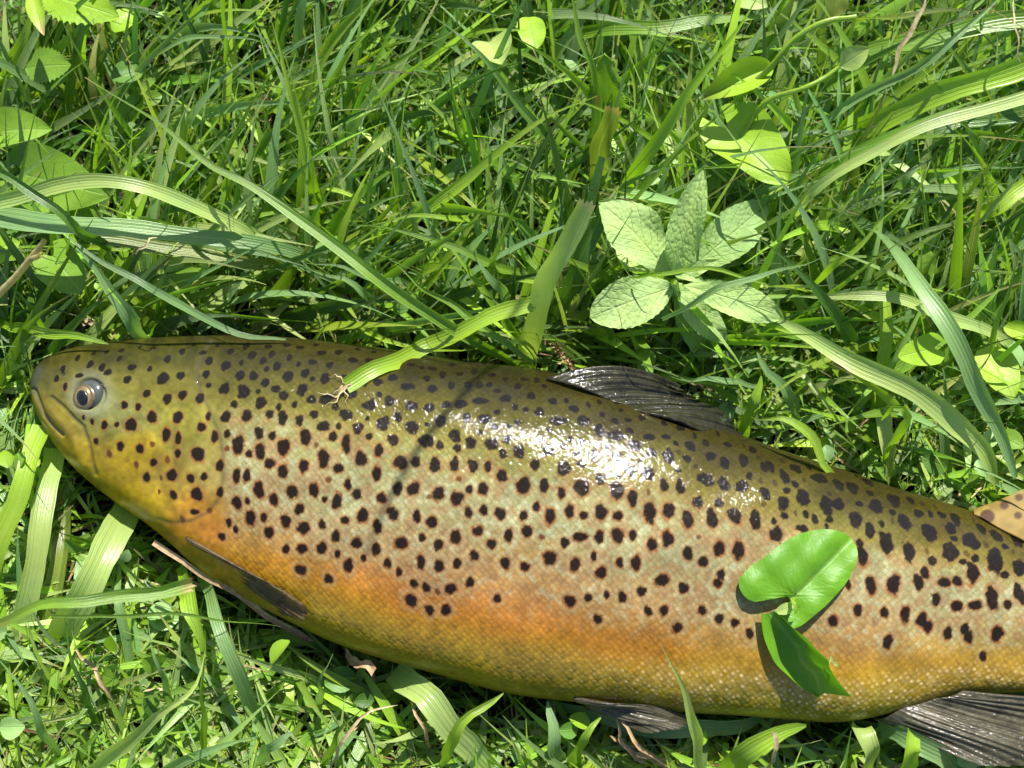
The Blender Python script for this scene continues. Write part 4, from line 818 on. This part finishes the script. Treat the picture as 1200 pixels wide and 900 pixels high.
# single leaves
for spec in [
 ("torn jagged leaf at top centre beside the cut stalks", (716,138,.045),(708,62,.075),40,'mid',dict(teeth=.3,cup=.5,wave=.3,roll=.5)),
 ("dark oval leaf in the shade at top centre", (772,118,.03),(762,26,.04),44,'deep',dict(cup=.2)),
 ("folded round leaf at top centre left of the thin upright blade", (572,50,.05),(588,76,.06),46,'pale',dict(fat=1.6,cup=.5,fold=.3)),
 ("small glossy round leaf near the top edge", (618,20,.06),(628,58,.065),32,'bright',dict(fat=1.6,cup=.3)),
 ("pale leaf with a worm hole below the long straight blade", (790,150,.035),(800,198,.04),38,'mint',dict(cup=.3,wave=.2)),
 ("round yellow-green leaf behind the trout's rear back", (1095,408,.045),(1052,418,.05),36,'bright',dict(shape='blunt',cup=.3)),
 ("small dark round leaf at right above the pale level blade", (1085,318,.04),(1084,290,.045),24,'mid',dict(shape='blunt',cup=.3)),
 ("broad leaf half under the grey blade at the right edge", (1150,405,.04),(1188,468,.045),44,'lime',dict(cup=.3)),
 ("broad shaded leaf behind the trout's head beneath the blades", (190,345,.04),(236,312,.045),26,'mid',dict(cup=.3)),
 ("small oval leaf at the top edge, right of centre", (858,-6,.05),(900,8,.055),26,'pale',dict(cup=.3)),
 ("crumpled yellowing leaf by the right edge", (1176,383,.05),(1215,395,.055),20,'lime',dict(cup=.8)),
 ("small oval seedling leaf at lower left", (135,765,.03),(130,745,.045),16,'bright',dict(cup=.2,widest=.6)),
 ("lower round seedling leaf at lower left", (120,790,.03),(140,798,.035),22,'mid',dict(cup=.2,shape='blunt')),
]:
    label, b_, t_, w_, c, kw = spec
    leaf(label, b_, t_, w_, c, group='single broad leaves in the lawn', **kw)

# the sprig lying on the fish
lfz = lambda x, y, dz: on(x, y, dz)
spg = empty('leaf_sprig', tuple(surf(933, 700)[0]), "bright green heart leaf with a folded second leaf resting on the trout's flank", 'leaf sprig')
spg_ = spg
def outline_leaf(name, outline, centre, zf, c, parent, rings=14, per=64, mid=None, mat=None):
    o = np.array(outline, float); o = np.vstack([o, o[:1]])
    d = np.r_[0, np.cumsum(np.hypot(*np.diff(o, axis=0).T))]; s = np.linspace(0, d[-1], per * 2, endpoint=False)
    ox = np.interp(s, d, o[:, 0]); oy = np.interp(s, d, o[:, 1])
    for _ in range(2): ox = (np.roll(ox, 1) + 2 * ox + np.roll(ox, -1)) / 4; oy = (np.roll(oy, 1) + 2 * oy + np.roll(oy, -1)) / 4
    V = []; UVs = []
    ax = np.array(mid, float) - centre; aL = np.hypot(*ax); ax /= aL
    for r in np.linspace(0.02, 1, rings):
        for a_, b_ in zip(ox, oy):
            x = centre[0] + (a_ - centre[0]) * r; y = centre[1] + (b_ - centre[1]) * r
            V.append((x, y, zf(x, y, r))); al = (x - centre[0]) * ax[0] + (y - centre[1]) * ax[1]; ac = (x - centre[0]) * ax[1] - (y - centre[1]) * ax[0]
            UVs.append((.5 + ac / 130, al / aL))
    V = np.array(V); W3 = unproj(V[:, 0], V[:, 1], V[:, 2]); k = per * 2
    F = [(i * k + j, i * k + (j + 1) % k, (i + 1) * k + (j + 1) % k, (i + 1) * k + j) for i in range(rings - 1) for j in range(k)]
    F += [(0, 0 + j, 0 + j + 1, 0 + j + 1)[:4] for j in []]
    return mesh_np(name, W3, F, mat or MAT_LEAF, col=np.ones((len(W3), 3)) * colr(c), uv=np.array(UVs), parent=parent)
def T_(pts, ox=850, oy=610, k=4.29): return [(ox + x / k, oy + y / k) for x, y in pts]
zs_c = {}
def sz(x, y):
    key = (round(x / 4), round(y / 4))
    if key not in zs_c: zs_c[key] = float(surf(key[0] * 4, key[1] * 4)[0][2])
    return zs_c[key]
L1 = T_([(65,310),(75,285),(120,235),(190,190),(270,125),(350,75),(430,50),(500,42),(560,48),(610,68),(650,110),(666,150),(668,185),(640,260),(605,320),(560,370),(510,425),(450,475),(390,525),(335,550),(300,515),(262,478),(300,455),(335,410),(325,385),(300,375),(230,385),(160,412),(120,402),(85,370),(70,340)])
def z1(x, y, r):
    d = abs((x - 932) * (700 - 632) + (y - 700) * (998 - 932)) / 95.
    return sz(932, 690) + (sz(x, y) - sz(932, 690)) * .8 + .0022 + .0030 * (r > 0) * (1 - math.exp(-d / 14)) - .0015 * (d / 50) ** 2 + .0007 * math.sin(x * .13) * math.cos(y * .11)
outline_leaf('leaf', L1, np.array([932., 697.]), z1, 'fresh', spg, mid=(999, 631))
GC['freshleaf'] = (.13, .33, .02)
# folded second leaf: one grid, rows go from the far edge over the fold to the flap
rowsA = T_([(178,452),(183,520),(195,590),(222,660),(255,722),(310,775),(380,838),(430,868),(470,886)])
rowsF = T_([(245,455),(290,495),(335,542),(375,585),(408,620),(412,668),(440,715),(485,755),(497,868)])
rowsB = T_([(252,458),(300,500),(350,548),(405,590),(450,640),(518,705),(522,735),(560,800),(632,886)])
def zz(rows, dz): return np.array([(x, y, sz(x, y) + d) for (x, y), d in zip(rows, dz)])
A_ = spline(unproj(*zz(rowsA, [.004,.004,.004,.004,.004,.004,.004,.004,.003]).T), 40)
Fo = spline(unproj(*zz(rowsF, [.004,.0035,.003,.003,.003,.003,.003,.003,.003]).T), 40)
B_ = spline(unproj(*zz(rowsB, [.006,.009,.012,.0135,.014,.0135,.012,.010,.006]).T), 40)
G = []
for s in np.linspace(0, 1, 14)[:-1]: G.append(A_ * (1 - s) + Fo * s + np.array([-.001, -.001, -.0015]) * math.sin(math.pi * s))
for s in np.linspace(0, 1, 9): G.append(Fo * (1 - s) + B_ * s + np.array([0, 0, .0005]) * math.sin(math.pi * s))
G = np.array(G); uvg = np.stack(np.broadcast_arrays((np.linspace(.1, .9, G.shape[0]))[:, None], np.linspace(0, 1, 40)[None, :]), -1)
mesh_np('leaf', G.reshape(-1, 3), grid_quads(*G.shape[:2]), MAT_LEAF, col=np.ones((G.shape[0] * 40, 3)) * colr('fresh'), uv=uvg.reshape(-1, 2), parent=spg)
blade('', [(*T_([(345,385)])[0], sz(932, 700) + .006), (*T_([(352,430)])[0], sz(932, 710) + .010), (*T_([(352,470)])[0], sz(932, 718) + .009)], 5, 'lime', 'none', parent=spg, name='stalk')
leaf('', (*T_([(345,425)])[0], sz(930, 708) + .006), (*T_([(248,462)])[0], sz(908, 718) + .006), 13, 'pale', name='leaf', parent=spg)
blade('', [(*T_([(510,712)])[0], sz(970, 778) + .010), (*T_([(575,715)])[0], sz(984, 778) + .009)], 5, 'pale', 'both', parent=spg, name='stalk')

# ------------------------------------------------------------------ uncountable grass
def scatter(n, seed, lmin, lmax, wmin, wmax, lean0, lean1, pal, azf, zroot=0., region=(-.36, .36, -.30, .42), K=9, fold=.35, keep=None, curve=(.3, 1.3), clump=0.):
    r = np.random.default_rng(seed)
    x0, x1, y0, y1 = region
    X = r.uniform(x0, x1, n); Y = r.uniform(y0, y1, n)
    if clump:   # tufts
        ncl = max(1, int(n / 14)); cx = r.uniform(x0, x1, ncl); cy = r.uniform(y0, y1, ncl); k = r.integers(0, ncl, n)
        X = cx[k] + r.normal(0, clump, n); Y = cy[k] + r.normal(0, clump, n); az0 = r.normal(0, .6, ncl)[k]
    else: az0 = np.zeros(n)
    L = lmin + (lmax - lmin) * r.random(n) ** 1.5; W = wmin + (wmax - wmin) * r.random(n) ** 1.4
    mu, sd = azf(X, Y); AZ = mu + az0 + sd * r.normal(size=n)
    le = r.uniform(lean0, lean1, n); cu = r.uniform(*curve, n)
    t = np.linspace(0, 1, K)
    ang = le[:, None] + cu[:, None] * t[None, :] ** 1.3                     # angle from vertical
    ang = np.minimum(ang, 1.9)
    azv = AZ[:, None] + r.normal(0, .35, n)[:, None] * t[None, :]
    dl = (L / (K - 1))[:, None]
    Z0 = zroot + rise(over_fish(X, Y)[0])[:, None]
    dx = np.sin(ang) * np.cos(azv) * dl; dy = np.sin(ang) * np.sin(azv) * dl; dz = np.cos(ang) * dl
    c0 = lambda a: np.concatenate([np.zeros((n, 1)), np.cumsum(a[:, :-1], 1)], 1)
    C = np.stack([X[:, None] + c0(dx), Y[:, None] + c0(dy), Z0 + c0(dz)], -1)
    C[..., 2] = np.maximum(C[..., 2], .0015 + rise(over_fish(C[..., 0], C[..., 1])[0]) + .006 * r.random((n, 1)))
    s, th = over_fish(C[..., 0], C[..., 1])
    # free of the body: outside its footprint, or low beneath its curved underside
    lim = ZC - th * np.sqrt(np.clip(1 - s ** 2, 0, 1)) - .002
    hit = (np.abs(s) < 1.02) & (C[..., 2] > lim)
    ok = ~hit.any(1)
    # clear of the camera's own place
    C = C[ok]; W = W[ok]; L = L[ok]; n = len(C)
    T = norm(np.gradient(C, axis=1)); r2 = np.random.default_rng(seed + 1)
    H = norm(np.array([0, -.25, 1.]) + r2.normal(0, .45, (n, 3)))[:, None, :]
    Sd = norm(np.cross(T, H)); Nr = np.cross(Sd, T)
    pr = np.clip(.6 + 1.2 * t, 0, 1) * (1 - sm(.3, 1.03, t) * .96) ** .9
    hw = .5 * W[:, None] * pr[None, :]
    x = np.array([-1, 0, 1.])
    G = C[:, :, None] + Sd[:, :, None] * (hw[..., None] * x)[..., None] + Nr[:, :, None] * (hw[..., None] * (fold * (np.abs(x) - .5)))[..., None]
    uvx = np.broadcast_to((x * .5 + .5)[None, None, :], G.shape[:3]); uvy = np.broadcast_to((t[None, :] * L[:, None] * 40)[..., None], G.shape[:3])
    pal = np.array([colr(p) for p in pal]); c = pal[r2.integers(0, len(pal), n)]
    c = c * np.exp(r2.normal(0, .22, (n, 1))) * np.exp(r2.normal(0, .06, (n, 3)))
    Cc = np.broadcast_to(c[:, None, None, :], G.shape[:3] + (3,)).copy()
    Cc *= (1 + .25 * r2.normal(size=(n, 1, 1, 1)) * (t[None, :, None, None] - .5))
    dry = r2.random(n) < .10
    a = (dry[:, None] * sm(.75, 1, t)[None, :])[..., None, None]; Cc = Cc * (1 - a) + colr('tan') * a
    q = grid_quads(K, 3); Q = (q[None] + (np.arange(n) * K * 3)[:, None, None]).reshape(-1, 4)
    return G.reshape(-1, 3), Q, np.clip(Cc, .004, .8).reshape(-1, 3), np.stack([uvx, uvy], -1).reshape(-1, 2)
def merge(parts):
    V, Q, Cc, UV = [], [], [], []; o = 0
    for v, q, c, u in parts: V.append(v); Q.append(q + o); Cc.append(c); UV.append(u); o += len(v)
    return np.concatenate(V), np.concatenate(Q), np.concatenate(Cc), np.concatenate(UV)
def az_top(X, Y): return np.where(Y > 0, .95 + .3 * np.sin(X * 9), -1.2), np.where(Y > 0, .75, 1.6)
def az_any(X, Y): return np.zeros_like(X), np.full_like(X, 3.)
g_ = []
TOPR = (-.34, .36, .0, .40); BOTR = (-.34, .36, -.30, .02)
g_.append(scatter(7500, 1, .03, .085, .0012, .0036, .25, .9, ['mid', 'bright', 'deep', 'grey', 'bright', 'deep', 'mid'], az_top, region=TOPR, clump=.012))
g_.append(scatter(4800, 2, .05, .11, .0025, .0062, .35, 1.0, ['mid', 'bright', 'grey', 'deep', 'pale', 'grey', 'bright'], az_top, region=TOPR, clump=.014, K=12))
g_.append(scatter(4800, 3, .02, .055, .0009, .0024, .1, 1.2, ['mid', 'deep', 'bright', 'grey'], az_any, region=TOPR))
g_.append(scatter(13000, 4, .014, .040, .0014, .0036, .5, 1.35, ['bright', 'mid', 'pale', 'grey', 'lime', 'mid'], az_any, region=BOTR))
g_.append(scatter(6000, 5, .025, .060, .002, .0050, .7, 1.35, ['mid', 'bright', 'grey', 'pale', 'pale', 'bright', 'lime'], az_any, region=BOTR, K=11))
V, Q_, Cc, UV = merge(g_)
o = mesh_np('lawn_grass', V, Q_, MAT_FINE, col=Cc, uv=UV); tag(o, "dense green lawn grass all round the trout", 'grass', kind='stuff')
# dry thatch low down
V, Q_, Cc, UV = scatter(5200, 9, .015, .045, .0006, .002, 1.1, 1.55, ['tan', 'straw', 'brown', 'brown', 'olive'], az_any, K=6, curve=(-.2, .3), zroot=.003)
o = mesh_np('dry_thatch', V, Q_, MAT_DRY, col=Cc, uv=UV); tag(o, "dead brown thatch between the grass roots", 'thatch', kind='stuff')
# small round ground-cover leaves
def cover(n, seed):
    r = np.random.default_rng(seed); K = 9
    X = r.uniform(-.33, .35, n); Y = r.uniform(-.28, .38, n); Z = r.uniform(.008, .034, n); R = r.uniform(.0022, .0065, n)
    s, th = over_fish(X, Y); ok = np.abs(s) > 1.08; X, Y, Z, R = X[ok], Y[ok], Z[ok] + rise(s[ok]), R[ok]; n = len(X)
    N_ = norm(np.array([0, 0, 1.]) + r.normal(0, .42, (n, 3))); A = norm(np.cross(N_, r.normal(size=(n, 3)))); B = np.cross(N_, A)
    t = np.linspace(0, 1, 7)[:, None]; x = np.array([-1, -.5, 0, .5, 1.])[None, :]
    pr = np.sin(math.pi * np.clip(t * .97 + .015, 0, 1)) ** .55
    XX = (x * pr * .8)[None] * R[:, None, None]; YY = ((t * 2 - 1) + 0 * x)[None] * R[:, None, None]; ZZ = ((np.abs(x) * .28 * pr - .15 * (t * 2 - 1) ** 2))[None] * R[:, None, None]
    C = np.stack([X, Y, Z], -1)
    G = C[:, None, None] + A[:, None, None] * XX[..., None] + B[:, None, None] * YY[..., None] + N_[:, None, None] * ZZ[..., None]
    c = np.array([colr(p) for p in ('mid', 'bright', 'grey', 'deep', 'mintd')])[r.integers(0, 5, n)] * np.exp(r.normal(0, .2, (n, 1)))
    Cc = np.broadcast_to(c[:, None, None], G.shape).reshape(-1, 3)
    q = grid_quads(7, 5); Q = (q[None] + (np.arange(n) * 35)[:, None, None]).reshape(-1, 4)
    uv = np.broadcast_to(np.stack(np.broadcast_arrays(x * .5 + .5, t), -1)[None], (n, 7, 5, 2)).reshape(-1, 2)
    return G.reshape(-1, 3), Q, Cc, uv
V, Q_, Cc, UV = cover(650, 12)
o = mesh_np('ground_cover_leaves', V, Q_, MAT_LEAF, col=Cc, uv=UV); tag(o, "small round clover-like leaves low among the grass", 'ground cover', kind='stuff')
# coarser lawn further out, beyond the frame
V, Q_, Cc, UV = merge([scatter(2600, 20 + k, .04, .09, .003, .007, .3, 1.1, ['mid', 'bright', 'grey', 'deep'], az_any, region=rg, K=6) for k, rg in enumerate([(-.9, -.34, -.8, .9), (.36, .9, -.8, .9), (-.34, .36, .40, .9), (-.34, .36, -.8, -.30)])])
o = mesh_np('outer_lawn', V, Q_, MAT_FINE, col=Cc, uv=UV); tag(o, "lawn grass stretching away around the picture", 'grass', kind='stuff')
